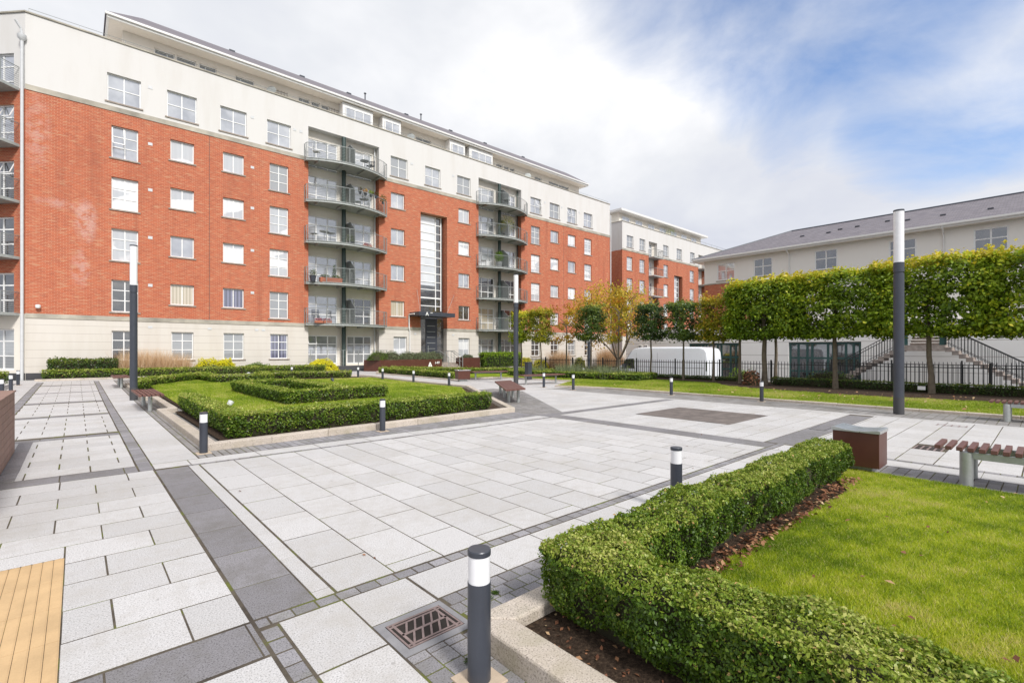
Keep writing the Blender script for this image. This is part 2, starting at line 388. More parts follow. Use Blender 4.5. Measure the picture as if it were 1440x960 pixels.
def blades(name, base, h, w, mat, lean=.35, tone=None, parent=None, kind=None, origin=(0, 0, 0)):
    N = len(base); base = base-np.array(origin); r = RNG
    hh = h*(1+.4*r.uniform(-1, 1, N)); a = r.uniform(0, 2*PI, N)
    side = np.stack([np.cos(a), np.sin(a), np.zeros(N)], 1)*w*.5
    a2 = r.uniform(0, 2*PI, N); ln = lean*hh*r.uniform(.2, 1.4, N)
    tip = base+np.stack([np.cos(a2)*ln, np.sin(a2)*ln, hh], 1)
    v = np.empty((N, 3, 3)); v[:, 0] = base-side; v[:, 1] = base+side; v[:, 2] = tip
    me = bpy.data.meshes.new(name); me.vertices.add(N*3); me.vertices.foreach_set('co', v.reshape(-1))
    me.loops.add(N*3); me.loops.foreach_set('vertex_index', np.arange(N*3, dtype=np.int32))
    me.polygons.add(N); me.polygons.foreach_set('loop_start', np.arange(0, N*3, 3, dtype=np.int32)); me.polygons.foreach_set('loop_total', np.full(N, 3, dtype=np.int32))
    me.update(calc_edges=True)
    if tone is None: tone = r.uniform(0, 1, N)
    at = me.attributes.new('tone', 'FLOAT', 'POINT'); at.data.foreach_set('value', np.repeat(np.clip(tone, 0, 1), 3).astype(np.float32))
    me.materials.append(mat); o = bpy.data.objects.new(name, me); COL.objects.link(o)
    if parent is not None: o.parent = parent
    if kind: o['kind'] = kind
    return o

# ---------------------------------------------------------------- ground
big = MB(); big.poly([(-400, -400, -.95), (500, -400, -.95), (500, 500, -.95), (-400, 500, -.95)]); big.build('ground', M['asphalt'], kind='structure')
def sheet(name, x0, y0, x1, y1, z, mat, step=2.0):
    m = MB(); nx = max(1, int((x1-x0)/step)); ny = max(1, int((y1-y0)/step))
    i0 = m._a([(x0+(x1-x0)*i/nx, y0+(y1-y0)*j/ny, z+gz(0, y0+(y1-y0)*j/ny)) for j in range(ny+1) for i in range(nx+1)])
    for j in range(ny):
        for i in range(nx):
            a = i0+j*(nx+1)+i; m.f.append((a, a+1, a+nx+2, a+nx+1))
    return m.build(name, mat, kind='structure')
sheet('paving_joints', -14, -6, 25.0, 33.9, -.0026, M['joint'])

class Slabs:
    def __init__(s): s.v = []; s.f = []; s.t = []; s.rects = []
    def slab(s, poly, z=0., ch=.0016, dep=.004, tone=None, tilt=.0005):
        """chamfered slab from a convex polygon"""
        n = len(poly); cx = sum(p[0] for p in poly)/n; cy = sum(p[1] for p in poly)/n
        A = sum(poly[k][0]*poly[(k+1) % n][1]-poly[(k+1) % n][0]*poly[k][1] for k in range(n))
        if A < 0: poly = poly[::-1]
        i = len(s.v); tone = random.random() if tone is None else tone
        tx, ty = random.uniform(-tilt, tilt)*3, random.uniform(-tilt, tilt)*3; dz = random.uniform(-tilt, tilt)
        zz = lambda x, y: z+dz+(x-cx)*tx+(y-cy)*ty+gz(x, y)
        inn = []
        for x, y in poly:
            dx, dy = cx-x, cy-y; L = math.hypot(dx, dy) or 1; inn.append((x+dx/L*ch*1.4, y+dy/L*ch*1.4))
        for x, y in poly: s.v.append((x, y, zz(x, y)-dep))
        for x, y in poly: s.v.append((x, y, zz(x, y)-ch*.5))
        for x, y in inn: s.v.append((x, y, zz(x, y)))
        s.t += [tone]*(3*n)
        for k in range(n):
            q = (k+1) % n; s.f.append((i+k, i+q, i+n+q, i+n+k)); s.f.append((i+n+k, i+n+q, i+2*n+q, i+2*n+k))
        s.f.append(tuple(i+2*n+k for k in range(n)))
    def zone(s, x0, y0, x1, y1, course, length, along='x', off=(0, .5), phase=0., gap=(.004, .008), gap2=None, z=0., clip=None, skip=None, jit=0., ph0=None):
        """courses stacked across, slabs running 'along'"""
        gap2 = gap2 or gap
        a0, a1, c0, c1 = (x0, x1, y0, y1) if along == 'x' else (y0, y1, x0, x1)
        nc = max(1, round((c1-c0)/course)); ch = (c1-c0)/nc
        for k in range(nc):
            b = c0+k*ch; o = (phase if ph0 is None else ph0)+off[k % len(off)]*length
            st = o-math.ceil((o-a0)/length)*length
            a = st
            while a < a1:
                q = a+length+(random.uniform(-jit, jit) if jit else 0)
                l, r = max(a, a0), min(q, a1)
                if r-l > .03:
                    g1 = random.uniform(*gap)/2; g2 = random.uniform(*gap2)/2
                    if along == 'x': rc = [l+g2, b+g1, r-g2, b+ch-g1]
                    else: rc = [b+g1, l+g2, b+ch-g1, r-g2]
                    cx, cy = (rc[0]+rc[2])/2, (rc[1]+rc[3])/2
                    if not (skip and any(e[0] < cx < e[2] and e[1] < cy < e[3] for e in skip)):
                        poly = [(rc[0], rc[1]), (rc[2], rc[1]), (rc[2], rc[3]), (rc[0], rc[3])]
                        for h in (clip or []): poly = clip_half(poly, h)
                        if len(poly) > 2 and abs(area(poly)) > .0015: s.slab(poly, z)
                a = q
    def build(s, name, mat):
        me = bpy.data.meshes.new(name); me.from_pydata(s.v, [], s.f); me.update()
        a = me.attributes.new('tone', 'FLOAT', 'POINT'); a.data.foreach_set('value', np.array(s.t, dtype=np.float32))
        me.materials.append(mat); o = bpy.data.objects.new(name, me); COL.objects.link(o); o['kind'] = 'structure'; return o
def area(p): return .5*sum(p[k][0]*p[(k+1) % len(p)][1]-p[(k+1) % len(p)][0]*p[k][1] for k in range(len(p)))
def half(p, q):                     # keep the left side of p->q
    return (p[0], p[1], -(q[1]-p[1]), q[0]-p[0])
def clip_half(poly, h):
    px, py, nx, ny = h; out = []
    d = [(x-px)*nx+(y-py)*ny for x, y in poly]
    for k in range(len(poly)):
        a, b = poly[k], poly[(k+1) % len(poly)]; da, db = d[k], d[(k+1) % len(poly)]
        if da >= 0: out.append(a)
        if (da >= 0) != (db >= 0): t = da/(da-db); out.append((a[0]+(b[0]-a[0])*t, a[1]+(b[1]-a[1])*t))
    return out

LI, DK, SE, PV = Slabs(), Slabs(), Slabs(), Slabs()
YJ = (.009, .015)                   # joints that carry moss
# left field, courses across the path
sk = [(-1.62, 3.18, -.07, 5.09)]
LI.zone(-.07, 3.165, .765, 5.3875, .4445, .63, 'x', (.0, .5), .48, (.011, .019), YJ)
LI.zone(-6, 5.3875, .765, 8.05, .4445, .63, 'x', (.5, .0), .48, (.011, .019), YJ)
LI.zone(-6, 5.10, -.07, 5.3875, .2875, .63, 'x', (.5, .0), .48, (.011, .019), YJ)
LI.zone(-6, 3.165, -1.62, 5.09, .4445, .63, 'x', (.5, .0), .48, (.011, .019), YJ)
DK.zone(-6, 2.755, .765, 3.15, .4, .63, 'x', (0,), .10, YJ, YJ)
LI.zone(-6, -5, .765, 2.74, .43, .63, 'x', (.0, .5), .48, (.011, .017), YJ)
SE.zone(.775, -5, .875, 3.045, .1, .145, 'y', (0,), 0, (.010, .016), (.010, .02), jit=.006)
SE.zone(.775, 3.055, 9.0, 3.155, .1, .142, 'x', (0,), 0, (.006, .012), (.008, .016), jit=.008)
DK.zone(.78, 3.17, 1.145, 7.99, .4, .665, 'y', (0,), 6.98, (.004, .007), (.009, .014))
LI.zone(1.152, 3.17, 1.272, 7.99, .15, .665, 'y', (0,), 6.6, (.004, .006), (.004, .007))
LI.zone(1.285, 3.17, 8.47, 7.99, .4225, .665, 'y', (0, .5), 6.98, (.009, .014), (.011, .017))
SE.zone(1.15, 8.0, 8.47, 8.075, .08, .15, 'x', (0,), 0, (.01, .014), (.008, .014), jit=.01)
LI.zone(.78, 8.085, 8.47, 8.44, .4, .9, 'x', (0,), .3, (.004, .006), YJ)
# path to the left
LI.zone(-1.14, 8.48, .61, 31.0, .43, .63, 'x', (.5, .0), .45, (.008, .012), (.013, .020), skip=[(-9, y, 9, y+.33) for y in (11.84, 15.84, 19.9, 23.9, 27.9)])
DK.zone(-1.6, 8.06, .61, 8.465, .4, .63, 'x', (0,), -.16, YJ, YJ)
for y in (11.86, 15.84, 19.9, 23.9, 27.9): DK.zone(-1.14, y, .61, y+.30, .4, .63, 'x', (0,), .14, YJ, YJ, z=.0015)
SE.zone(.62, 8.06, .775, 31, .155, .16, 'y', (0,), 0, (.008, .012), (.002, .006))
SE.zone(-1.34, 8.48, -1.15, 31, .19, .16, 'y', (0,), 0, (.008, .012), (.002, .006))
LI.zone(-2.0, 12.5, -1.35, 31, .65, .45, 'y', (0,), 0, (.004, .008), (.003, .006))
SE.zone(-2.2, 12.5, -2.01, 31, .19, .16, 'y', (0,), 0, (.008, .012), (.002, .006))
DK.zone(-.75, 8.48, -.56, 12.0, .2, .6, 'y', (0,), 0, YJ, YJ, z=.004)
LI.zone(.785, 8.46, 1.345, 31, .56, .45, 'y', (0,), 0, (.006, .008), (.007, .011))
PV.zone(1.355, 8.46, 2.2, 33.0, .105, .21, 'y', (0, .5), 0, (.013, .020), (.004, .007))
# grey setts along the front kerb of the left garden, and round the diagonal bench
SE.zone(2.2, 8.46, 8.47, 9.7, .12, .24, 'y', (0, ), 0, (.008, .012), (.003, .006))
DG = [half((9.35, 8.46), (12.75, 13.5)), half((12.9, 15.6), (8.47, 15.6)), half((8.47, 15.6), (8.47, 8.4)), half((8.4, 8.46), (9.5, 8.46))]
PV.zone(8.47, 8.46, 13.0, 15.6, .12, .26, 'y', (0, .5), 0, (.010, .014), (.003, .006), clip=DG, z=.005)
# band in front of the near bed
LI.zone(.885, 2.425, 1.265, 3.045, .7, .8, 'x', (0,), .885, YJ, (.004, .006))
LI.zone(1.27, 2.635, 1.725, 3.045, .7, .6, 'x', (0,), 1.27, (.004, .006), YJ)
LI.zone(1.735, 2.655, 8.39, 3.045, .45, .6, 'x', (0,), 1.735, (.004, .006), YJ)
LI.zone(.885, -5, 1.265, 2.415, .38, .6, 'y', (0,), 2.415, (.004, .006), (.003, .005))
SE.zone(1.735, 2.16, 8.39, 2.645, .121, .121, 'x', (0, .5), 0, (.006, .010), (.006, .012), jit=.004)
SE.zone(1.275, -5, 1.735, 2.245, .1217, .121, 'y', (0, .5), 0, (.006, .010), (.006, .012), jit=.004)
# right of the centre: dark cross bands
DK.zone(8.48, 3.17, 8.94, 8.19, .46, .66, 'y', (0,), 0, (.003, .005), (.003, .005))
DK.zone(8.48, 8.2, 14.44, 8.5, .3, .66, 'x', (0,), 0, (.003, .005), (.003, .005))
DK.zone(8.95, 2.9, 14.25, 3.37, .48, .6, 'x', (0,), 0, (.003, .005), (.003, .005), skip=[(8.9, 3.05, 9.01, 3.17)])
LI.zone(8.95, 3.38, 14.44, 8.19, .43, .63, 'x', (0, .4), 0, (.010, .016), (.008, .013))
ST2 = Slabs(); ST2.zone(10.45, 4.65, 12.6, 7.0, .43, .63, 'x', (0, .4), 0, (.002, .004), (.002, .004), z=.007)
LI.zone(8.95, -6, 14.44, 2.89, .63, .43, 'y', (0,), 1.55, (.006, .010), (.011, .017), skip=[(10.15, 1.18, 10.6, 1.52), (13.7, 1.2, 14.02, 1.66)])
SE.zone(8.84, -6, 8.94, 2.89, .1, .15, 'y', (0,), 0, (.008, .012), (.008, .014))
LI.zone(8.40, -6, 8.83, 2.65, .45, .6, 'y', (0,), 0, (.005, .008), (.004, .006))
LI.zone(8.40, 2.66, 8.94, 3.04, .45, .6, 'x', (0,), 0, (.005, .008), (.004, .006))
SE.zone(7.62, -6, 8.39, 2.15, .125, .19, 'x', (0,), 0, (.008, .014), (.004, .008))
DK.zone(8.95, 2.66, 8.96, 2.67, .1, .1)
# beyond: triangle of pale slabs, diagonal sett line, central walk
LI.zone(8.47, 8.51, 14.44, 31.3, .43, .63, 'x', (0, .5), 0, (.003, .006), (.003, .006), clip=None, skip=None, z=0.)
LI.zone(14.45, 14.0, 21.5, 31.3, .43, .63, 'x', (0, .5), 0, (.003, .006), (.003, .006), z=0.)
LI.zone(14.45, -6, 14.66, 13.9, .21, .9, 'y', (0,), 0, (.004, .006), (.004, .006))
PV.zone(14.67, -6, 16.3, 13.9, .18, .36, 'x', (0,), 0, (.010, .014), (.003, .006))
LI.zone(-12, 31.05, 8.4, 33.9, .6, .9, 'x', (0, .5), 0, (.003, .006), (.003, .006))
LI.zone(8.47, 31.32, 22, 33.9, .6, .9, 'x', (0, .5), 0, (.003, .006), (.003, .006))
LI.zone(-12, 5.10, -6.01, 31.04, .9, .9, 'x', (0, .5)); LI.zone(-6, 12.5, -2.21, 31.04, .6, .9, 'x', (0, .5)); LI.zone(-6, 8.06, -1.61, 12.49, .6, .9, 'x', (0, .5))
for h in ((9.45, 8.6, 12.75, 13.5, .16),):
    x0, y0, x1, y1, w = h; L = math.hypot(x1-x0, y1-y0); dx, dy = (x1-x0)/L, (y1-y0)/L; n = int(L/.15)
    for k in range(n):
        a = k*L/n+.004; b = (k+1)*L/n-.004
        DK.slab([(x0+dx*a, y0+dy*a), (x0+dx*b, y0+dy*b), (x0+dx*b-dy*w, y0+dy*b+dx*w), (x0+dx*a-dy*w, y0+dy*a+dx*w)], .004)
LI.build('pale_paving', M['light']); DK.build('dark_paving', M['dark']); SE.build('sett_paving', M['sett']); PV.build('paviour_paving', M['paviour'])
ST2.build('stained_paving', M['brown_stain'])
# tactile corduroy paving
tp = MB()
nx = 26; w = 1.55/nx
for k in range(nx):
    a = -1.62+k*w; yy = 3.18
    while yy < 5.08:
        y2 = min(5.085, yy+.475)
        pr = [(a+.0012, -.012), (a+.0012, .001), (a+w*.16, .0042), (a+w*.84, .0042), (a+w-.0012, .001), (a+w-.0012, -.012)]
        tp.prof(pr, 'y', yy+.002, y2-.002); yy += .475
tp.build('tactile_paving', M['yellow'], kind='structure')
# ---------------------------------------------------------------- kerbs, beds, lawns (setting)
def kerb(name, pts, w=.18, h=.12, side=1, mat='kerb', closed=False, seg=.9, bev=.014):
    """kerb stones along a polyline; the stones lie on the left (side=1) of the line"""
    m = MB()
    n = len(pts); offs = []
    for i in range(n):
        a = Vector(pts[i]); 
        d0 = (a-Vector(pts[i-1])).normalized() if i > 0 else None
        d1 = (Vector(pts[i+1])-a).normalized() if i < n-1 else None
        d0 = d0 or d1; d1 = d1 or d0
        n0 = Vector((-d0.y, d0.x)); n1 = Vector((-d1.y, d1.x)); b = (n0+n1); b = b/(b.length_squared/2) if b.length > .1 else n0
        offs.append(a+b*w*side)
    for i in range(n-1):
        a, b, c, d = Vector(pts[i]), Vector(pts[i+1]), offs[i+1], offs[i]
        L = (b-a).length; k = max(1, round(L/seg))
        for j in range(k):
            e0 = .0015/L*1; t0, t1 = j/k+e0, (j+1)/k-e0
            q = [a.lerp(b, t0), a.lerp(b, t1), d.lerp(c, t1), d.lerp(c, t0)]
            q = [(p.x, p.y) for p in q]
            m.prism(q, -.05, h+random.uniform(-.002, .002), gz)
    o = m.build(name, M[mat], kind='structure', bevel=bev)
    me = o.data; a = me.attributes.new('tone', 'FLOAT', 'POINT')
    t = []
    for _ in range(len(me.vertices)//8): t += [random.random()]*8
    a.data.foreach_set('value', np.array(t, dtype=np.float32)); return o
def flat(name, poly, z, mat, bump=0.0, step=None):
    m = MB(); poly = poly if area(poly) > 0 else poly[::-1]; y = math.floor(min(p[1] for p in poly)); ym = max(p[1] for p in poly)
    while y < ym:
        y2 = y+1.5 if y >= 14 else 14.
        q = clip_half(clip_half(poly, (0, y, 0, 1)), (0, y2, 0, -1)); y = y2
        if len(q) > 2 and abs(area(q)) > 1e-4: m.poly([(a, b, z+gz(a, b)) for a, b in q])
    return m.build(name, mat, kind='structure')
kerb('kerb', [(8.0, 2.16), (1.62, 2.16), (1.62, -4)], side=1)
kerb('kerb', [(7.60, -5), (7.60, 1.96), (7.0, 1.96)], w=.09, h=.035, side=1, bev=.006)
flat('soil', [(1.75, -4), (1.75, 2.05), (7.2, 2.05), (7.2, 1.3), (3.2, 1.2), (2.75, .8), (2.75, -4)], .052, M['soil'])
NEARL = [(2.5, -4), (2.5, 1.3), (2.75, 1.52), (3.2, 1.62), (6.3, 1.50), (6.9, 1.8), (7.52, 1.9), (7.52, -4)]
flat('lawn', NEARL, .060, M['lawn'])
# left garden
KL = [(12.1, 25.3), (12.15, 16.4), (8.36, 9.49), (1.69, 9.13), (1.69, 15.05), (1.95, 15.1), (1.95, 19.2), (1.69, 19.3), (1.69, 26.2), (4.6, 29.6), (12.0, 26.4), (12.1, 25.3)]
kerb('kerb', KL[::-1], side=-1)
GARD = [(1.85, 9.27), (8.34, 9.60), (12.06, 16.4), (12.0, 25.2), (11.7, 26.3), (4.6, 29.4), (1.85, 26.1), (1.85, 19.4), (2.1, 19.3), (2.1, 15.0), (1.85, 14.9)]
flat('soil', GARD, .045, M['soil'])
GLAWN = [(2.35, 10.15), (8.1, 10.35), (11.93, 16.45), (11.93, 24.8), (7, 25.3), (4.9, 25.3), (4.3, 28.0), (2.25, 25.0), (2.15, 15.2), (2.35, 15.0)]
flat('lawn', GLAWN, .060, M['lawn'])
# right garden and the tree strip by the fence
kerb('kerb', [(16.34, -5), (16.30, 12.4), (15.62, 14.6), (18.75, 16.45)], w=.15, h=.07, side=-1)
kerb('kerb', [(18.75, 16.45), (18.2, 19.4), (17.6, 21.2), (15.6, 21.0), (14.6, 21.0), (14.2, 28.8), (15.2, 30.8), (19.6, 31.0)], w=.15, h=.07, side=-1)
RL = [(16.48, -5), (16.45, 12.4), (15.8, 14.6), (18.85, 16.4), (18.3, 19.4), (17.7, 21.3), (14.75, 21.2), (14.35, 28.8), (15.3, 30.6), (19.5, 30.9), (25, 30), (25, -5)]
flat('lawn', RL, .052, M['lawn'])
SOILR = [(20.4, -5), (20.3, 1.5), (19.8, 4.5), (20.4, 7.6), (20.8, 9.2), (22.4, 10.6), (22.9, 12.6), (24.0, 20), (24.98, 20), (24.98, -5)]
flat('soil', [(20.4, -5), (20.3, 1.5), (19.8, 4.5), (20.4, 7.6), (20.8, 9.2), (22.4, 10.6), (22.9, 12.6), (24.0, 20), (24.98, 20), (24.98, -5)], .066, M['soil'])
# bed below the facade
kerb('kerb', [(12.6, 32.25), (-1.5, 32.25)], w=.14, h=.10, side=-1)
flat('soil', [(-1.5, 32.38), (12.6, 32.38), (12.6, 34.1), (-1.5, 34.1)], .05, M['soil'])
flat('soil', [(23.0, 32.2), (26.0, 31.4), (26.0, 34.1), (23.0, 34.1)], .05, M['soil'])
flat('soil', [(26.0, 31.4), (46, 31.4), (46, 34.1), (26, 34.1)], -.3, M['soil'])
road = MB(); road.poly([(25.05, -60, -.85), (60, -60, -.85), (60, 90, -.85), (25.05, 90, -.85)]); road.build('road', M['asphalt'], kind='structure')
rw = MB(); rw.box(25.0, -8, -.93, 25.22, 31, .10); tag(rw.build('retaining_wall', M['whiteg']), 'low pale wall under the black picket fence, behind the trimmed low hedge', 'wall')

# grass blades on the near lawn, thinner further off
def in_poly(x, y, poly):
    c = np.zeros(len(x), bool); n = len(poly); j = n-1
    for i in range(n):
        xi, yi = poly[i]; xj, yj = poly[j]
        c ^= ((yi > y) != (yj > y)) & (x < (xj-xi)*(y-yi)/((yj-yi) or 1e-9)+xi); j = i
    return c
def grass(name, poly, n, h, w, z, x0, x1, y0, y1, fall=None, mat='blade'):
    x = RNG.uniform(x0, x1, n); y = RNG.uniform(y0, y1, n)
    k = in_poly(x, y, poly)
    if fall is not None: k &= RNG.uniform(0, 1, n) < fall(x, y)
    x, y = x[k], y[k]; zz = z+np.array([gz(a, b) for a, b in zip(x, y)]) if y.max() > 16 else np.full(len(x), z)
    b = np.stack([x, y, zz], 1)
    t = .42+.34*pnoise(b, 1.7, 3)+.28*pnoise(b, 5, 4)+.24*pnoise(b, 16, 5)+RNG.normal(size=len(x))*.22
    t[RNG.uniform(0, 1, len(x)) < .05] = 1
    return blades(name, b, h, w, M[mat], .8, t, kind='stuff')
g_ = grass('grass', NEARL, 700000, .021, .0036, .058, 2.45, 7.52, -1.2, 1.92, lambda x, y: np.clip(2.2/(np.hypot(x, y)-.8), .25, 1), mat='bladenear')
tag(g_, 'short bright grass of the lawn inside the near box hedge', 'grass', kind='stuff')
g_ = grass('grass', GLAWN, 260000, .04, .010, .058, 2.0, 12, 10, 28.2)
tag(g_, 'mown grass of the garden enclosed by box hedges on the left', 'grass', kind='stuff')
g_ = grass('grass', RL, 330000, .04, .012, .050, 15.6, 22.6, 0, 22, lambda x, y: ~in_poly(x+.12*np.sin(y*4.)+.08*np.sin(y*11), y, SOILR))
tag(g_, 'strip of mown grass between the far kerb and the pleached trees', 'grass', kind='stuff')

# fallen leaves
def litter(name, pts, size, label, tone=None):
    pts = np.array(pts); nr = np.zeros((len(pts), 3)); nr[:, 2] = 1
    o = leaves(name, pts, nr, size, M['deadleaf'], None, tone, .45, .6, .38); return tag(o, label, 'fallen leaves', kind='stuff')
n = 750; x = RNG.uniform(2.5, 6.9, n); y = 1.585+RNG.normal(size=n)*.055; 
litter('fallen_leaves', np.stack([x, y, np.full(n, .075)+RNG.uniform(0, .02, n)], 1), .040, 'brown dead leaves heaped along the inner foot of the near hedge')
n = 260; x = RNG.uniform(1.85, 2.3, n); y = RNG.uniform(-.5, 2.0, n)
litter('fallen_leaves', np.stack([x, y, np.full(n, .058)], 1), .028, 'small leaf scraps on the dark soil inside the near kerb corner')
n = 55; x = RNG.uniform(2.9, 7.4, n); y = RNG.uniform(-.8, 1.3, n)
litter('fallen_leaves', np.stack([x, y, np.full(n, .09)], 1), .045, 'few scattered dry leaves on the bright near lawn', RNG.uniform(.2, 1, n))
n = 170; x = RNG.uniform(16.6, 21.5, n); y = RNG.uniform(-1, 13, n)
litter('fallen_leaves', np.stack([x, y, np.full(n, .09)], 1), .085, 'yellow leaves scattered over the far grass strip', RNG.uniform(.8, 1, n))
n = 40; x = RNG.uniform(1.3, 14, n); y = RNG.uniform(2.3, 11, n)
litter('fallen_leaves', np.stack([x, y, np.full(n, .008)], 1), .03, 'tiny dead leaves lying on the pale paving', RNG.uniform(0, .8, n))
# moss tufts between setts
n = 1500; c = np.array([(1.52, 1.97), (1.94, 2.40), (1.98, 2.43), (1.50, 2.0), (2.05, 2.45)]); k = RNG.integers(0, len(c), n)
pp = np.concatenate([c[k]+RNG.normal(size=(n, 2))*.011, np.full((n, 1), .004)+RNG.uniform(0, .01, (n, 1))], 1)
tag(leaves('moss', pp, np.tile([0, 0, 1.], (n, 1)), .009, M['box'], None, RNG.uniform(0, .35, n), .4, .6, 1.2), 'small moss cushions in the sett joints beside the drain grate', 'moss', kind='stuff')

# ---------------------------------------------------------------- hedges
def hedge(label, segs, w, ztop, leaf, dens, z0=.05, group='clipped box hedges', mat='box', cat='hedge', tone0=.38, rough=1.0, foot=.10, name='box_hedge', seed=0, bare=0.):
    """segs: list of ((x0,y0),(x1,y1)[,w]); leaves on the shell of a clipped hedge over a twiggy core"""
    cx = sum(s[0][0]+s[1][0] for s in segs)/(2*len(segs)); cy = sum(s[0][1]+s[1][1] for s in segs)/(2*len(segs))
    org = (cx, cy, z0+gz(cx, cy)); root = thing(name, label, cat, org, group=group)
    P_, N_ = [], []; rng = np.random.default_rng(seed+11)
    core = MB(); fr = []
    for s in segs:
        a = np.array(s[0], float); b = np.array(s[1], float); ww = s[2] if len(s) > 2 else w
        L = np.linalg.norm(b-a); d = (b-a)/L; nn = np.array([-d[1], d[0]]); fr.append((a, d, nn, L, ww))
    for (a, d, nn, L, ww) in fr:
        H = ztop-z0; g0 = gz(*a)
        faces = [('s', 1, L*H), ('s', -1, L*H), ('t', 0, L*ww), ('e', 1, ww*H), ('e', -1, ww*H)]
        for kind, sg, ar in faces:
            n = int(ar*dens)
            if kind == 't': u = rng.uniform(0, L, n); v = rng.uniform(-ww/2, ww/2, n); h = np.full(n, H); nr = np.tile([0, 0, 1.], (n, 1))
            elif kind == 's': u = rng.uniform(0, L, n); v = np.full(n, sg*ww/2); h = rng.uniform(0, 1, n)**.8*H; nr = np.tile([nn[0]*sg, nn[1]*sg, .25], (n, 1))
            else: u = np.full(n, L if sg > 0 else 0.); v = rng.uniform(-ww/2, ww/2, n); h = rng.uniform(0, 1, n)**.8*H; nr = np.tile([d[0]*sg, d[1]*sg, .25], (n, 1))
            # narrow foot, bumpy outline, some depth
            p0 = np.stack([a[0]+d[0]*u+nn[0]*v, a[1]+d[1]*u+nn[1]*v, h], 1)
            inset = foot*np.clip(1-h/(H*.45), 0, 1)**1.3
            q = rough*(.024*pnoise(p0, 6, seed+1)+.022*pnoise(p0, 17, seed+2)+.013*pnoise(p0, 45, seed+3))-rng.exponential(leaf*.75, n)+rng.exponential(leaf*.22, n)
            rnd = .03*rough                                  # rounded upper edge
            if kind == 't': h = h+q*.8+np.where(rng.uniform(0, 1, n) < .05, rng.uniform(0, leaf*1.9, n), 0)-np.clip((np.abs(v)-(ww/2-.06))/.06, 0, 1)**2*rnd
            elif kind == 's': v = v+sg*(q-inset-np.clip((h-(H-.06))/.06, 0, 1)**2*rnd)
            else: u = u+sg*(q-inset)
            if kind != 's' : v = v*(1-2*inset/ww if kind == 'e' else 1)
            pt = np.stack([a[0]+d[0]*u+nn[0]*v, a[1]+d[1]*u+nn[1]*v, z0+h+np.array([gz(a[0]+d[0]*q1, a[1]+d[1]*q1) for q1 in np.clip(u, 0, L)]) if a[1]+L > 16 else z0+h], 1)
            keep = np.ones(n, bool) if kind == 't' else ~((pnoise(p0, 13, seed+21)+.6*pnoise(p0, 31, seed+22) > .62) & (rng.uniform(0, 1, n) < .85))
            for (a2, d2, n2, L2, w2) in fr:
                if a2 is a: continue
                r = pt[:, :2]-a2; uu = r@d2; vv = r@n2; m_ = .05
                keep &= ~((uu > m_) & (uu < L2-m_) & (np.abs(vv) < w2/2-m_) & (pt[:, 2] < ztop+gz(*a2)-.03))
            P_.append(pt[keep]); N_.append(nr[keep])
        ins = .055+leaf*.5; q = ww/2-ins; hz = ztop-ins
        nseg = max(1, int(L/1.2))
        for k in range(nseg):
            u0, u1 = L*k/nseg, L*(k+1)/nseg
            if k == 0: u0 += ins
            if k == nseg-1: u1 -= ins
            pl = [(a[0]+d[0]*u_+nn[0]*v_-cx, a[1]+d[1]*u_+nn[1]*v_-cy) for u_, v_ in ((u0, -q), (u1, -q), (u1, q), (u0, q))]
            ql = [(p[0]*1., p[1]*1.) for p in pl]
            g_ = gz(a[0]+d[0]*(u0+u1)/2, a[1]+d[1]*(u0+u1)/2)-gz(cx, cy)
            lo = [(a[0]+d[0]*u_+nn[0]*v_*.7-cx, a[1]+d[1]*u_+nn[1]*v_*.7-cy) for u_, v_ in ((u0, -q), (u1, -q), (u1, q), (u0, q))]
            i = core._a([(x, y, g_) for x, y in lo]+[(x, y, g_+(hz-z0)*.45) for x, y in pl]+[(x, y, g_+hz-z0) for x, y in pl])
            for b0 in (0, 4):
                for kk in range(4): qk = (kk+1) % 4; core.f.append((i+b0+kk, i+b0+qk, i+b0+4+qk, i+b0+4+kk))
            core.f.append((i+8, i+9, i+10, i+11))
    pt = np.concatenate(P_); nr = np.concatenate(N_)
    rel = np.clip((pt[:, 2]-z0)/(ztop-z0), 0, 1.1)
    t = tone0+.12*pnoise(pt, 3, seed+5)+.10*pnoise(pt, 14, seed+6)+rng.normal(size=len(pt))*.15+np.where(rel > .90, .36 if leaf < .03 else .27, 0)+.12*np.clip(rel-.5, 0, 1)  # paler tops: young tips, with light from above painted into the leaf tone
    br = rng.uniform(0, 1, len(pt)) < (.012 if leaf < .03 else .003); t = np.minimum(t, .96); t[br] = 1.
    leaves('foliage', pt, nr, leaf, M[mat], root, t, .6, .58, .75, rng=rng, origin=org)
    core.build('twigs', M['core'], root); return root
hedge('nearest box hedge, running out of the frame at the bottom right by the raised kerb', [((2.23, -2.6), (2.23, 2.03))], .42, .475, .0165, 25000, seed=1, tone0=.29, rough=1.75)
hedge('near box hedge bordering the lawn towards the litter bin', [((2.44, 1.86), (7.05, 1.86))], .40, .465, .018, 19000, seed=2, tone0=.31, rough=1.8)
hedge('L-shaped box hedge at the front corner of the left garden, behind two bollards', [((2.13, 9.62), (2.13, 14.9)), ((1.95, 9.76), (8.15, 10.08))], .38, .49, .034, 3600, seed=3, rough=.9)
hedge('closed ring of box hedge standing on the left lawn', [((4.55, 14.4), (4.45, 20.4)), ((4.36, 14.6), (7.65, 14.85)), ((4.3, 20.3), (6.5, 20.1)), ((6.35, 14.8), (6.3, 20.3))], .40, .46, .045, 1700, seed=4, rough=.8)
hedge('short box hedge behind the left lamp post and slatted bench', [((1.95, 23.4), (1.95, 25.2))], .42, .40, .055, 1200, seed=5, rough=.7)
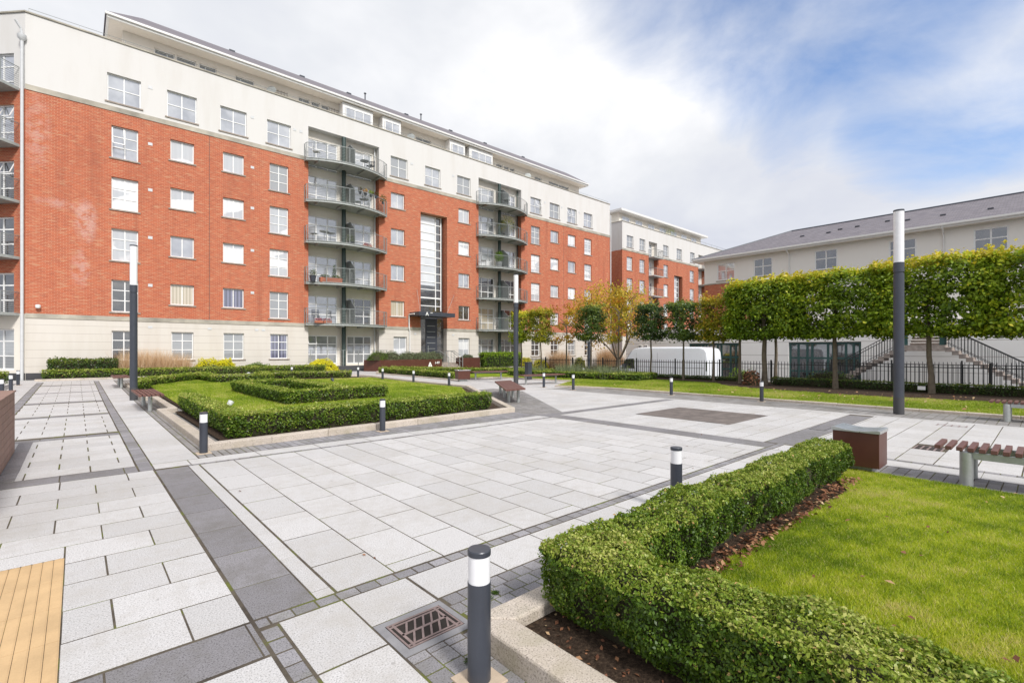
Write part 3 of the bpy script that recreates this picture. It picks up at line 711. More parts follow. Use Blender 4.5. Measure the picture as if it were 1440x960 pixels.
hedge('zigzag box hedge closing the back of the left lawn', [((2.0, 25.0), (4.55, 28.4)), ((4.6, 28.6), (4.75, 25.5)), ((4.6, 25.65), (7.1, 25.65)), ((7.0, 25.5), (7.0, 27.4)), ((6.9, 27.35), (11.3, 25.9))], .42, .40, .055, 1100, seed=6, rough=.7)
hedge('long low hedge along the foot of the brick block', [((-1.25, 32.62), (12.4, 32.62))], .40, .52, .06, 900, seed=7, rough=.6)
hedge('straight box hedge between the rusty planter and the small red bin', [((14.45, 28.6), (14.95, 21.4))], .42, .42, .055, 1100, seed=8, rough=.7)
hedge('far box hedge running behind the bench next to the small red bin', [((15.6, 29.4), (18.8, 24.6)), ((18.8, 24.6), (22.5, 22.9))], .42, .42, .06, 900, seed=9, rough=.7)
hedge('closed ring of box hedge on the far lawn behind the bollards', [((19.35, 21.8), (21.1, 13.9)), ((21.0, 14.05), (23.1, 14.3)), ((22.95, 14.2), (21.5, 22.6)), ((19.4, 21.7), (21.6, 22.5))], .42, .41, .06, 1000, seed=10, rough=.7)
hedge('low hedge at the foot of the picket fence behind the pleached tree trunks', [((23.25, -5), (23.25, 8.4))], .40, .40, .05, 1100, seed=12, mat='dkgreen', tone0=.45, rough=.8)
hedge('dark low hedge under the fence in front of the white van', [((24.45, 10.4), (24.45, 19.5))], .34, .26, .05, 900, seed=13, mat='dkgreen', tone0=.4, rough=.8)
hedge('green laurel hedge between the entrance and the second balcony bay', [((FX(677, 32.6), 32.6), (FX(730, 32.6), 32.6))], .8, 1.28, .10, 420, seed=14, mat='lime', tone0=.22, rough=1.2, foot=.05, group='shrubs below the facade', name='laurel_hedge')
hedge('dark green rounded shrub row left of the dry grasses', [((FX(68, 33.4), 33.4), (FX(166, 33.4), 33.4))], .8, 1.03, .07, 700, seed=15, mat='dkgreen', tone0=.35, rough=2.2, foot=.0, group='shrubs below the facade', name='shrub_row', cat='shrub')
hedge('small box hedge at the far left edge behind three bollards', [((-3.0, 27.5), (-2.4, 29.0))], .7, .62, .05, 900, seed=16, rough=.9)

def mound(label, c, r, h, leaf, n, mat, tone0=.5, z=.1, name='shrub', group='shrubs below the facade', seed=0, squash=1.):
    root = thing(name, label, 'shrub', (c[0], c[1], z), group=group); rng = np.random.default_rng(seed+100)
    v = rng.normal(size=(n, 3)); v[:, 2] = np.abs(v[:, 2]); v /= np.linalg.norm(v, axis=1)[:, None]
    rr = 1-np.minimum(rng.exponential(.09, n), .5); e = .85+.15*pnoise(v*2, 3.5, seed)
    p = v*(rr*e)[:, None]*np.array([r[0], r[1], h])
    t = tone0+.15*pnoise(p, 4, seed+1)+rng.normal(size=n)*.17
    leaves('foliage', p, v, leaf, M[mat], root, t, .4, .55, .6, rng=rng)
    c_ = MB(Matrix.Diagonal((r[0]*.74, r[1]*.74, h*.72, 1)))
    c_.lathe([(math.cos(a), math.sin(a)) for a in (0, .35, .7, 1.05, 1.35, 1.52)], n=14)
    c_.build('twigs', M['core'], root); return root
def gx(u): return FX(u, 33.3)
mound('golden variegated shrub, leftmost of the row below the ground floor windows', (gx(287), 33.4), (.55, .45), 1.15, .065, 3200, 'yellowleaf', .5, seed=1)
mound('golden variegated shrub, second from left below the ground floor windows', (gx(300), 33.5), (.5, .45), 1.2, .065, 3000, 'yellowleaf', .5, seed=2)
mound('golden variegated shrub, third from left below the ground floor windows', (gx(312), 33.4), (.5, .45), 1.15, .065, 3000, 'yellowleaf', .5, seed=3)
mound('golden variegated shrub, rightmost of the four clumps below the windows', (gx(322), 33.5), (.55, .4), 1.18, .065, 3000, 'yellowleaf', .5, seed=4)
mound('grey green spreading shrub in front of the golden clumps', (gx(297), 33.0), (1.45, .35), .72, .07, 2600, 'sage', .45, seed=5)
mound('bright green dome shrub below the third ground floor window', (gx(361), 33.3), (1.3, .5), .85, .07, 3000, 'lime', .35, seed=6)
mound('bright yellow dome shrub in front of the first balcony bay', (gx(451), 33.1), (1.35, .5), 1.05, .07, 6500, 'yellowleaf', .85, seed=7)
mound('yellow shrub just right of the middle lamp post below the facade', (gx(736), 33.0), (1.0, .5), .95, .08, 3000, 'yellowleaf', .6, seed=8)
mound('yellow shrub between the second and third thin tree trunks', (FX(760, 33), 33.0), (1.2, .5), 1.0, .08, 3000, 'yellowleaf', .5, z=-.1, seed=9)
mound('dark red and green shrub in front of the far right facade end', (FX(815, 33), 33.0), (1.0, .5), 1.3, .10, 1300, 'turning', .3, z=-.2, seed=10)
mound('dark spiky red shrub at the foot of the leftmost pleached tree', (22.2, 8.9), (.45, .45), .85, .11, 420, 'deadleaf', .3, z=.05, seed=11, group='plants by the fence')
mound('low yellow green shrub behind the fence left of the pleached trees', (27.0, 11.3), (.9, 1.1), 1.75, .08, 1800, 'lime', .5, z=-.85, seed=12, group='plants by the fence')
mound('loose green plant climbing the fence beside the first pleached trunks', (24.0, 6.4), (.35, 1.3), .75, .07, 900, 'dkgreen', .6, z=.1, seed=13, group='plants by the fence')
def grasses(label, x0, x1, y0, y1, z, h, n, name='ornamental_grass', mat='straw', tone0=.5):
    cx, cy = (x0+x1)/2, (y0+y1)/2; m = 26; cl = np.stack([RNG.uniform(x0, x1, m), RNG.uniform(y0, y1, m)], 1); k = RNG.integers(0, m, n)
    b = np.concatenate([cl[k]+RNG.normal(size=(n, 2))*.11, np.full((n, 1), z)], 1)
    o = blades(name, b, h, .022, M[mat], .35, tone0+RNG.normal(size=n)*.22, origin=(cx, cy, z)); o.location = (cx, cy, z)
    return tag(o, label, 'grass', 'dry ornamental grasses')
grasses('feathery straw coloured grasses behind the left lamp post', FX(168, 33.3), FX(236, 33.3), 33.0, 33.6, .1, 1.25, 2600)
grasses('second clump of straw grasses in front of the second ground floor window', FX(238, 33.3), FX(265, 33.3), 33.0, 33.6, .1, 1.1, 1100)
grasses('dry orange grasses below the facade left of the autumn tree', FX(842, 32.8), FX(872, 32.8), 32.4, 33.2, -.3, 1.75, 3200, tone0=.3)
grasses('pale brown grasses between the yellow shrubs and the far facade end', FX(775, 32.8), FX(800, 32.8), 32.4, 33.2, -.3, 1.55, 2600, tone0=.4)
grasses('wispy green grasses inside the far ring of hedge', 20.6, 22.2, 15, 21.6, .06, .62, 3000, mat='sage', tone0=.7)

# ---------------------------------------------------------------- trees
def branch(m, p, d, L, r, depth, tips, rng, spread=.6, up=.15):
    q = p; n = 3
    for k in range(n):
        d = (d+Vector(rng.normal(size=3))*.12+Vector((0, 0, up*.25))).normalized(); e = q+d*(L/n)
        m.cyl(q, e, r*(1-.3*k/n), r*(1-.3*(k+1)/n), n=6, caps=False); q = e
    tips.append(tuple(q))
    if depth > 0:
        for k in range(3 if depth > 1 else 4):
            ax = Vector(rng.normal(size=3)).normalized(); dd = (d+ax*spread).normalized()
            branch(m, q if k < 2 else p.lerp(q, .7), dd, L*rng.uniform(.6, .8), r*.62, depth-1, tips, rng, spread, up)
def pleached(label, x, y, z0, hx, hy, zb, zt, n, leaf, mat, tone0, seed, r=.075, sparse=0., topy=.25, group='pleached trees', lean=0., sprigs=30):
    """clipped box-crowned tree on a clear stem"""
    rng = np.random.default_rng(seed); root = thing('pleached_tree', label, 'tree', (x, y, z0), group=group)
    zc = (zb+zt)/2-z0
    tr = MB(); pts = [Vector((0, 0, -.05))]; 
    for k in range(1, 7): pts.append(Vector((lean*k/6+rng.normal()*.012, lean*k/6+rng.normal()*.015, (zc+.6)*k/6)))
    for k in range(6): tr.cyl(pts[k], pts[k+1], r*(1.25 if k == 0 else 1-.08*k), r*(1-.08*(k+1)), n=9, caps=False)
    lb = tr
    for k in range(14):
        h = rng.uniform(zb-z0+.1, zt-z0-.3); sy = rng.choice([-1, 1]); b = Vector((lean*.9, lean*.9, h-.15))
        e = Vector((rng.uniform(-.8, .8)*hx, sy*rng.uniform(.5, .95)*hy, h+rng.uniform(.0, .35))); mid = b.lerp(e, .5)+Vector((0, 0, rng.uniform(-.08, .1)))
        lb.cyl(b, mid, .022, .016, n=5, caps=False); lb.cyl(mid, e, .016, .007, n=5, caps=False)
    tr.build('trunk', M['bark'], root, smooth=True)
    # leaf clumps: most near the clipped shell
    nc = int(n/26); c = np.stack([rng.uniform(-hx, hx, nc), rng.uniform(-hy, hy, nc), rng.uniform(zb-z0, zt-z0, nc)], 1)
    face = rng.integers(0, 6, nc); sh = rng.uniform(0, 1, nc) < .78; dp = np.minimum(rng.exponential(.07, nc), .3)
    for f in range(6):
        k = (face == f) & sh; ax = f//2; lo, hi = ((-hx, hx), (-hy, hy), (zb-z0, zt-z0))[ax]
        c[k, ax] = (hi-dp[k]) if f % 2 else (lo+dp[k])
    c[:, 0] += .08*pnoise(c, 2.5, seed); c[:, 1] += .08*pnoise(c, 2.2, seed+1); c[:, 2] += .09*pnoise(c, 2.0, seed+2)
    zz_ = (c[:, 2]-zc)/((zt-zb)/2); c = c[(np.abs(c[:, 0]/hx)**5+np.abs(c[:, 1]/hy)**5+np.abs(zz_)**5) < 1.75]
    gap = pnoise(c, 3.2, seed+3) > (1.02-sparse); c = c[~gap]
    k = rng.integers(0, len(c), n); p = c[k]+rng.normal(size=(n, 3))*np.array([.12, .12, .085])
    if sprigs:
        s = np.stack([rng.uniform(-hx, hx, sprigs), rng.uniform(-hy, hy, sprigs), np.full(sprigs, zt-z0)], 1); q = np.repeat(s, 14, 0); u = rng.uniform(0, 1, len(q))
        q[:, 2] += u*np.repeat(rng.uniform(.08, .36, sprigs), 14); q[:, :2] += rng.normal(size=(len(q), 2))*.03+u[:, None]*np.repeat(rng.normal(size=(sprigs, 2))*.1, 14, 0)
        p = np.concatenate([p, q])
    nr = p/np.array([hx, hy, 1.5])-np.array([0, 0, zc/1.5]); nr /= np.linalg.norm(nr, axis=1)[:, None]+1e-6; nr[:, 2] += .35
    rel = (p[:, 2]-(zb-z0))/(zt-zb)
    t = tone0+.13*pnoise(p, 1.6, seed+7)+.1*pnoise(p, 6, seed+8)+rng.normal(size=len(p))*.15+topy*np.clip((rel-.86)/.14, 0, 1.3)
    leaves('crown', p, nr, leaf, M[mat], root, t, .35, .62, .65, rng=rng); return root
TX = 22.75
lab = ['leftmost of the big clipped trees with a dense square green crown', 'big clipped tree with the second trunk, left of the right lamp post', 'big clipped tree with a leaning trunk in front of the stone stairs', 'big clipped tree reaching the right edge above the slatted bench']
for k, (yy, hy, zt, tn) in enumerate([(8.55, 1.40, 4.62, .42), (5.84, 1.95, 4.70, .48), (2.88, 1.65, 4.78, .50), (-.2, 1.75, 4.82, .52)]):
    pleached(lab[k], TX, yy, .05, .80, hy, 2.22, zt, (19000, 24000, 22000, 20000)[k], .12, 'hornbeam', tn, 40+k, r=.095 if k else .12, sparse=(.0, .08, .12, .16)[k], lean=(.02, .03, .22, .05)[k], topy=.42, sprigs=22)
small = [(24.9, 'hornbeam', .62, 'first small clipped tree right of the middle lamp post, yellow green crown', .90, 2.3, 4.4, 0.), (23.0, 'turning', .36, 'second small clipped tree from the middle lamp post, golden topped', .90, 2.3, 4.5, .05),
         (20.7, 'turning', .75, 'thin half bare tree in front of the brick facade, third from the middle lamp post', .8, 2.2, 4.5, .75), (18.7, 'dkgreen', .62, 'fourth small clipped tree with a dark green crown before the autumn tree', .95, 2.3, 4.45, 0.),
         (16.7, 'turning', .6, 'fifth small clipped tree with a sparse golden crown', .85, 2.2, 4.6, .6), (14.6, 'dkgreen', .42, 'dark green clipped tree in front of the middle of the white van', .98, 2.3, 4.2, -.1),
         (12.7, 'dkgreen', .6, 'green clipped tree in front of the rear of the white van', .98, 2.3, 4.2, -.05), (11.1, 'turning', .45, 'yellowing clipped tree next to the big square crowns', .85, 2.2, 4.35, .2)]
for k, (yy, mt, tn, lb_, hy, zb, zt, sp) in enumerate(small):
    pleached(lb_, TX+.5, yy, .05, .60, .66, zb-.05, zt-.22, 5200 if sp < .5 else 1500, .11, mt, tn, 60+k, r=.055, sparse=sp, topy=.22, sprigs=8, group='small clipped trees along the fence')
pleached('thin extra trunk with a narrow crown beside the leftmost big clipped tree', TX+.3, 9.75, .05, .6, .5, 2.3, 4.55, 3000, .12, 'hornbeam', .4, 71, r=.07, topy=.3, group='pleached trees')
pleached('clipped tree standing behind the leftmost big one, trunk seen between the others', TX+2.0, 8.8, .05, .8, .8, 2.4, 4.5, 3600, .12, 'hornbeam', .35, 72, r=.08, topy=.3, group='pleached trees')
# the large autumn tree beyond the fence
rng = np.random.default_rng(5); at_ = thing('autumn_tree', 'large open autumn tree with orange leaves and a forked trunk beyond the fence', 'tree', (33, 23.8, -.85))
m = MB(); tips = []; m.cyl((0, 0, -.1), (0.1, 0, 1.7), .26, .20, n=12, caps=False)
for k in range(5):
    a = 2*PI*k/5+.9; branch(m, Vector((.1, 0, 1.6)), Vector((math.cos(a)*.8, math.sin(a)*.8, .85)).normalized(), 2.6, .085, 3, tips, rng, .65, .3)
m.build('trunk', M['bark'], at_, smooth=True)
tp_ = np.array(tips); tp_ = tp_[tp_[:, 2] > 2.0]; n = 7000; k = rng.integers(0, len(tp_), n); p = tp_[k]+rng.normal(size=(n, 3))*np.array([.42, .42, .34])
nr = rng.normal(size=(n, 3)); nr[:, 2] = abs(nr[:, 2])
leaves('crown', p, nr, .17, M['autumn'], at_, .38+.25*pnoise(p, .9, 3)+rng.normal(size=n)*.18, .35, .6, .6, rng=rng)
# ---------------------------------------------------------------- buildings
YF = 34.15
class Wall:
    """wall in its own frame: s along, z up, outward normal = -n side; T maps (s, depth, z) to the building's frame"""
    def __init__(s, T): s.T = T
def wall_mesh(T, s0, s1, z0, z1, holes, mat, name, parent, depth=.16):
    """rectangle with rectangular holes and their reveals; local coords (s, d, z): d>0 goes inwards"""
    m = MB(T); xs = sorted({s0, s1}|{h[0] for h in holes}|{h[1] for h in holes}); zs = sorted({z0, z1}|{h[2] for h in holes}|{h[3] for h in holes})
    xs = [x for x in xs if s0-1e-6 <= x <= s1+1e-6]; zs = [z for z in zs if z0-1e-6 <= z <= z1+1e-6]
    for i in range(len(xs)-1):
        run = None
        for j in range(len(zs)-1):
            cx, cz = (xs[i]+xs[i+1])/2, (zs[j]+zs[j+1])/2
            ins = any(h[0] < cx < h[1] and h[2] < cz < h[3] for h in holes)
            if not ins: run = zs[j] if run is None else run
            if run is not None and (ins or j == len(zs)-2):
                top = zs[j] if ins else zs[j+1]
                m.poly([(xs[i], 0, run), (xs[i+1], 0, run), (xs[i+1], 0, top), (xs[i], 0, top)]); run = None
    for h in holes:
        a, b, c, d = max(h[0], s0), min(h[1], s1), max(h[2], z0), min(h[3], z1); D = h[4] if len(h) > 4 else depth
        if b <= a or d <= c: continue
        m.poly([(a, 0, c), (a, 0, d), (a, D, d), (a, D, c)]); m.poly([(b, 0, d), (b, 0, c), (b, D, c), (b, D, d)])
        if h[3] <= z1: m.poly([(a, 0, d), (b, 0, d), (b, D, d), (a, D, d)])
        if h[2] >= z0: m.poly([(b, 0, c), (a, 0, c), (a, D, c), (b, D, c)])
    return m.build(name, mat, parent)
def window(T, parent, a, b, c, d, cols, rows, pane, D=.13, fr=.055, openp=None, sill=True, mull=None, frmat='upvc', sillmat='sill', head=True):
    """window > pane, sill. cols/rows = fractions of mullions / transoms"""
    m = MB(T); t = .05; y0, y1 = D-.01, D+t
    m.box(a, y0, c, a+fr, y1, d); m.box(b-fr, y0, c, b, y1, d); m.box(a+fr, y0, c, b-fr, y1, c+fr); m.box(a+fr, y0, d-fr, b-fr, y1, d)
    e = fr*.42
    for q in cols:
        x = a+(b-a)*q; m.box(x-e*1.15, y0+.002, c+fr, x+e*1.15, y1-.002, d-fr)
    for q in rows:
        z = c+(d-c)*q; m.box(a+fr, y0+.004, z-e, b-fr, y1-.004, z+e)
    if openp:                                                # a casement tilted open
        oa, ob, oc, od = (a+(b-a)*openp[0]+.02, a+(b-a)*openp[1]-.02, c+(d-c)*openp[2], c+(d-c)*openp[3]-.03)
        L = od-oc; dy = -L*.42; f2 = .045
        for (p, q, r, s) in ((oa, oa+f2, 0, 1), (ob-f2, ob, 0, 1), (oa, ob, 0, f2/L), (oa, ob, 1-f2/L, 1)):
            def W(x, k): return (x, D-.015+dy*(1-k), oc+L*k*.95+L*.05)
            A_, B_, C_, D_ = W(p, r), W(q, r), W(q, s), W(p, s)
            i = m._a([A_, B_, C_, D_]+[(v[0], v[1]+.03, v[2]) for v in (A_, B_, C_, D_)])
            for f in ((0, 1, 2, 3), (7, 6, 5, 4), (0, 4, 5, 1), (1, 5, 6, 2), (2, 6, 7, 3), (3, 7, 4, 0)): m.f.append(tuple(i+k for k in f))
    w = m.build('window', M[frmat], parent)
    g = MB(T); g.poly([(a+.01, D+.02, c+.01), (b-.01, D+.02, c+.01), (b-.01, D+.02, d-.01), (a+.01, D+.02, d-.01)]); g.build('pane', M['g_'+pane], w)
    if sill:
        s = MB(T); s.box(a-.10, -.05, c-.075, b+.10, D-.012, c-.002); s.build('sill', M[sillmat], w)
    return w
def door3(T, parent, a, b, c, d, pane, D=.06, openp=None):
    return window(T, parent, a, b, c, d, (.30, .68), (.34, .70), pane, D, .08, openp, sill=False)

def apartment(label, org, bricks):
    root = thing('apartment_block', label, 'apartment block', org); return root
# --- the long brick block
A = apartment('long six storey red brick and cream apartment block with curved balconies, A 1-97 entrance', (22, YF, 0), None)
T = Matrix.Translation((-22, 0, 0))               # local s = world X, d = world Y - YF
BR0, BR1, TOP = 3.42, 14.62, 18.42
hb, ht, hg = [], [], []                           # holes: brick, top, ground
cols_tall = [(1.40, 2.56), (9.38, 10.54), (33.16, 34.40), (41.28, 42.50)]
cols_small = [(4.04, 5.20), (6.71, 7.87), (18.07, 19.25), (24.46, 25.64), (35.92, 37.14), (38.58, 39.80)]
tops = [(1.22, 2.68), (3.88, 5.34), (6.56, 8.02), (9.22, 10.70), (18.06, 19.50), (21.14, 22.60), (24.32, 25.74), (33.08, 34.56), (35.80, 37.28), (38.50, 39.98), (41.17, 42.64)]
gnd6 = [(1.41, 2.46), (4.09, 5.17), (6.74, 7.87), (9.41, 10.51), (33.2, 34.35), (35.95, 37.1), (38.6, 39.75), (41.3, 42.45)]
gnd2 = [(18.3, 19.45), (24.46, 25.64)]
FL = [5.45, 8.25, 11.05, 13.85]
for z in FL:
    hb += [(a, b, z-1.75, z) for a, b in cols_tall]+[(a, b, z-1.20, z) for a, b in cols_small]
ht = [(a, b, 15.12, 16.65) for a, b in tops]; hg = [(a, b, 1.05, 2.67) for a, b in gnd6+gnd2]
B1, B2 = (11.84, 17.08), (26.64, 31.84)
REC = .55
bays = [(B1[0], B1[1], 3.0, 17.0, REC), (B2[0], B2[1], 3.0, 17.0, REC)]
SG = (20.71, 23.28, 4.65, 12.82, .75); DR = (20.75, 23.25, -.2, 4.65, .75)
def cut(h, z0, z1): return [x for x in h if x[2] < z1 and x[3] > z0]
wall_mesh(T, -1.91, 45.82, BR0, BR1, hb+[(*b[:2], BR0-1, BR1+1, REC) for b in bays]+[(SG[0], SG[1], BR0-1, SG[3], .75)], M['brick'], 'brick_wall', A)
wall_mesh(T, -1.91, 45.82, BR1, TOP, ht+[(*b[:2], BR1-1, 17.0, REC) for b in bays], M['white'], 'upper_wall', A)
wall_mesh(T, -1.91, 45.82, -.95, BR0, hg+[(*b[:2], .5, BR0+1, REC) for b in bays]+[(DR[0], DR[1], .5, BR0+1, .75)], M['whiteg'], 'ground_floor_wall', A)
for bx in (B1, B2):
    pass
m = MB(T)
for z0, z1, pr in ((BR1-.02, BR1+.24, .035), (BR0-.20, BR0+.03, .035)):
    xs = [-1.915, B1[0], B1[1], B2[0], B2[1], 45.825]
    segs = [(-1.91, B1[0]), (B1[1], B2[0]), (B2[1], 45.82)]
    if z1 < 5: segs = [(-1.91, B1[0]), (B1[1], SG[0]), (SG[1], B2[0]), (B2[1], 45.82)]
    for a, b in segs: m = MB(T); m.box(a, -pr, z0, b, -.002, z1); m.build('string_course', M['stoneband'], A)
m = MB(T); m.box(-1.95, -.06, TOP, 45.86, .32, TOP+.07); m.build('coping', M['stoneband'], A)
m = MB(T); m.box(-1.90, -.03, -.95, 11.8, -.004, .46); m.box(17.1, -.03, -.95, 20.7, -.004, .46); m.build('plinth', M['plinth'], A)
# body behind the facade, ends, flat roof
m = MB(T); m.poly([(45.82, 0, -.95), (45.82, 14, -.95), (45.82, 14, BR1), (45.82, 0, BR1)]); m.build('brick_wall', M['brick2'], A)
m = MB(T); m.poly([(45.82, 0, BR1), (45.82, 14, BR1), (45.82, 14, TOP), (45.82, 0, TOP)])
m.poly([(-1.91, .3, TOP-.02), (45.8, .3, TOP-.02), (45.8, 14, TOP-.02), (-1.91, 14, TOP-.02)]); m.build('flat_roof', M['white'], A)
P6 = dict(cols=(.5,), rows=(.36, .68)); P4 = dict(cols=(.5,), rows=(.5,)); P2 = dict(cols=(.5,), rows=())
pk = random.Random(3)
for i, (a, b) in enumerate(cols_tall):
    for j, z in enumerate(FL):
        pane = 'dark' if (i, j) in ((0, 0),) else pk.choice(['curtain', 'curtain', 'grey', 'blind'])
        if (i, j) in ((0, 1),): pane = 'curtain'
        op = (.0, .5, .36, 1.) if (i, j) == (0, 3) else None
        window(T, A, a, b, z-1.75, z, pane=pane, openp=op, **P6)
for i, (a, b) in enumerate(cols_small):
    for j, z in enumerate(FL):
        pane = {(0, 0): 'beige', (1, 0): 'blue', (2, 0): 'beige', (3, 0): 'dark'}.get((i, j), pk.choice(['curtain', 'curtain', 'curtain', 'grey']))
        window(T, A, a, b, z-1.20, z, pane=pane, **P2)
for i, (a, b) in enumerate(tops):
    op = (.5, 1., .5, 1.) if i == 7 else ((.0, .5, .5, 1.) if i == 9 else None)
    window(T, A, a, b, 15.12, 16.65, pane=('grey' if i < 4 else pk.choice(['grey', 'blind', 'grey'])), openp=op, **P4)
for i, (a, b) in enumerate(gnd6): window(T, A, a, b, 1.05, 2.67, pane=['dark', 'blind', 'blind', 'blue', 'dark', 'dark', 'blind', 'dark'][i], **P6)
for i, (a, b) in enumerate(gnd2): window(T, A, a, b, 1.05, 2.67, pane='curtain', **P2)
# balcony bays
Tb = T @ Matrix.Translation((0, REC, 0))
def fx(u): return FX(u, YF+REC)
pj = random.Random(9)
for bi, (bx, dA, dB) in enumerate(((B1, (434.9, 476.4), (490, 526)), (B2, (674, 702), (709, 731)))):
    a0, a1, b0, b1 = fx(dA[0])+.02, fx(dA[1]), fx(dB[0]), fx(dB[1])-.05
    if bi: a0, a1, b0, b1 = bx[0]+.15, bx[0]+2.25, bx[0]+3.0, bx[0]+4.95
    else: a0, a1, b0, b1 = bx[0]+.10, bx[0]+2.25, bx[0]+2.95, bx[0]+4.9
    bh = []
    for lv in range(6):
        zt = [2.67, 5.47, 8.27, 11.07, 13.87, 16.42][lv]; zb = zt-2.0 if lv else 1.0
        if lv == 0: zb = .62; zt = 2.67
        bh += [(a0, a1, zb, zt), (b0, b1, zb, zt)]
        k1 = [['grey', 'grey', 'grey', 'grey', 'grey', 'grey'], ['blind', 'beige', 'dark', 'curtain', 'grey', 'grey']][bi][lv]
        k2 = [['blind', 'dark', 'grey', 'grey', 'grey', 'curtain'], ['dark', 'dark', 'dark', 'grey', 'grey', 'grey']][bi][lv]
        oa = {(0, 0): (.0, .3, .68, 1.), (0, 4): (.0, .3, .66, 1.), (1, 4): (.68, 1., .6, 1.)}.get((bi, lv)); ob = {(0, 4): (.68, 1., .66, 1.)}.get((bi, lv))
        door3(Tb, A, a0, a1, zb, zt, k1, openp=oa); door3(Tb, A, b0, b1, zb, zt, k2, openp=ob)
    wall_mesh(Tb, bx[0], bx[1], .5, 17.0, bh, M['cream'], 'bay_wall', A)
    m = MB(T); m.cyl((bx[0]+2.55, .12, .46), (bx[0]+2.55, .12, 17.0), .15, n=14); m.build('column', M['dkgr'], A, smooth=40)
    for q, mt in ((bx[1]-.16, 'galpipe'),): m = MB(T); m.cyl((q, .40, .3), (q, .40, 17.0 if not bi else 17), .05, n=8); m.build('drainpipe', M[mt] if not bi else M['dkgr'], A, smooth=40)
    # balconies: straight stubs at both ends, bowed front
    for lv in range(5):
        zs = 3.32+2.8*lv; e0, e1 = bx[0]-.26, bx[1]+.42; N = 16; out = []
        for k in range(N+1):
            q = k/N; x = e0+(e1-e0)*q; out.append((x, -.42-1.02*math.sin(PI*min(1, max(0, q)))**.8))
        poly = [(e0, -.004)]+out+[(e1, -.004)]
        bal = MB(T).prism(poly+[(bx[1]-.004, -.004), (bx[1]-.004, REC-.004), (bx[0]+.004, REC-.004), (bx[0]+.004, -.004)], zs+.05, zs+.14).build('balcony', M['balc'], A)
        m = MB(T)
        for (p, q) in zip(out[:-1], out[1:]):
            d = Vector((q[0]-p[0], q[1]-p[1])).normalized(); nx_, ny_ = d.y*.05, -d.x*.05
            i = m._a([(p[0], p[1], zs-.02), (q[0], q[1], zs-.02), (q[0]-nx_, q[1]-ny_, zs-.02), (p[0]-nx_, p[1]-ny_, zs-.02), (p[0], p[1], zs+.16), (q[0], q[1], zs+.16), (q[0]-nx_, q[1]-ny_, zs+.16), (p[0]-nx_, p[1]-ny_, zs+.16)])
            for f in ((0, 3, 2, 1), (4, 5, 6, 7), (0, 1, 5, 4), (1, 2, 6, 5), (2, 3, 7, 6), (3, 0, 4, 7)): m.f.append(tuple(i+k for k in f))
        for x in (e0, e1): m.box(x-.025, out[0][1], zs-.02, x+.025, -.006, zs+.16)
        for q in (.12, .38, .64, .88): x = e0+(e1-e0)*q; m.box(x-.05, -.30-.95*math.sin(PI*q)**.8, zs-.10, x+.05, -.01, zs+.04)
        m.build('edge_beam', M['balc'], bal)
        m = MB(T); run = [(e0, -.02)]+out+[(e1, -.02)]
        top = [(x, y, zs+1.16) for x, y in run]; m.tube(top, .022, 6)
        for hz in np.arange(.24, 1.10, .105): m.tube([(x, y, zs+float(hz)) for x, y in run], .0095, 4)
        for k in (0, 1, 4, 8, 12, 16, 17, 18):
            if k < len(run): x, y = run[k]; m.box(x-.018, y-.018, zs+.1, x+.018, y+.018, zs+1.17)
        m.build('railing', M['rail'], bal)
        sx = bx[0]+2.9 if not bi else bx[0]+2.75
        m = MB(T); m.prof([(-.95, zs+.14), (REC-.01, zs+.14), (REC-.01, zs+1.95), (-.15, zs+1.95), (-.95, zs+1.35)], 'x', sx, sx+.04); m.build('privacy_screen', M['mesh'], bal)
# terrace rail at the first bay
m = MB(T)
for hz in (.55, 1.05, 1.5): m.tube([(B1[0]-.1, -.75, .12+hz), (B1[1]+.3, -.75, .12+hz)], .014 if hz > 1.4 else .007, 5)
for x in np.arange(B1[0]-.1, B1[1]+.4, 1.12): m.box(x-.02, -.77, .1, x+.02, -.73, 1.62)
m.build('terrace_railing', M['rail'], A)
m = MB(T); m.box(B1[0]-.1, -.9, -.1, B1[1]+.3, -.002, .50); m.build('terrace', M['plinth'], A)
# stair glazing over the entrance
m = MB(T); y = .55; g0, g1 = SG[0]+.02, SG[0]+2.35; gm = g0+1.72
for x, w in ((g0, .09), (gm, .08), (g1-.09, .09)): m.box(x, y, 4.9, x+w, y+.08, 12.80)
z = 12.72; k = 0
while z > 4.9:
    m.box(g0+.09, y+.003, z, g1-.09, y+.077, z+.07 if k % 2 else z+.05); z -= .70 if k % 2 else .66; k += 1
m.box(g0+.09, y+.005, 5.9, g1-.09, y+.075, 6.02)
sf = m.build('stair_window', M['upvc'], A)
m = MB(T); m.poly([(g0, y+.05, 7.0), (gm+.04, y+.05, 7.0), (gm+.04, y+.05, 12.8), (g0, y+.05, 12.8)]); m.build('pane', M['g_bright'], sf)
m = MB(T); m.poly([(gm+.04, y+.05, 4.8), (g1, y+.05, 4.8), (g1, y+.05, 12.8), (gm+.04, y+.05, 12.8)]); m.poly([(g0, y+.05, 4.8), (gm+.04, y+.05, 4.8), (gm+.04, y+.05, 7.0), (g0, y+.05, 7.0)]); m.build('pane', M['g_dark'], sf)
m = MB(T); m.poly([(SG[0], .74, -.2), (SG[1], .74, -.2), (SG[1], .74, 12.9), (SG[0], .74, 12.9)]); m.build('recess_wall', M['plinth'], A)
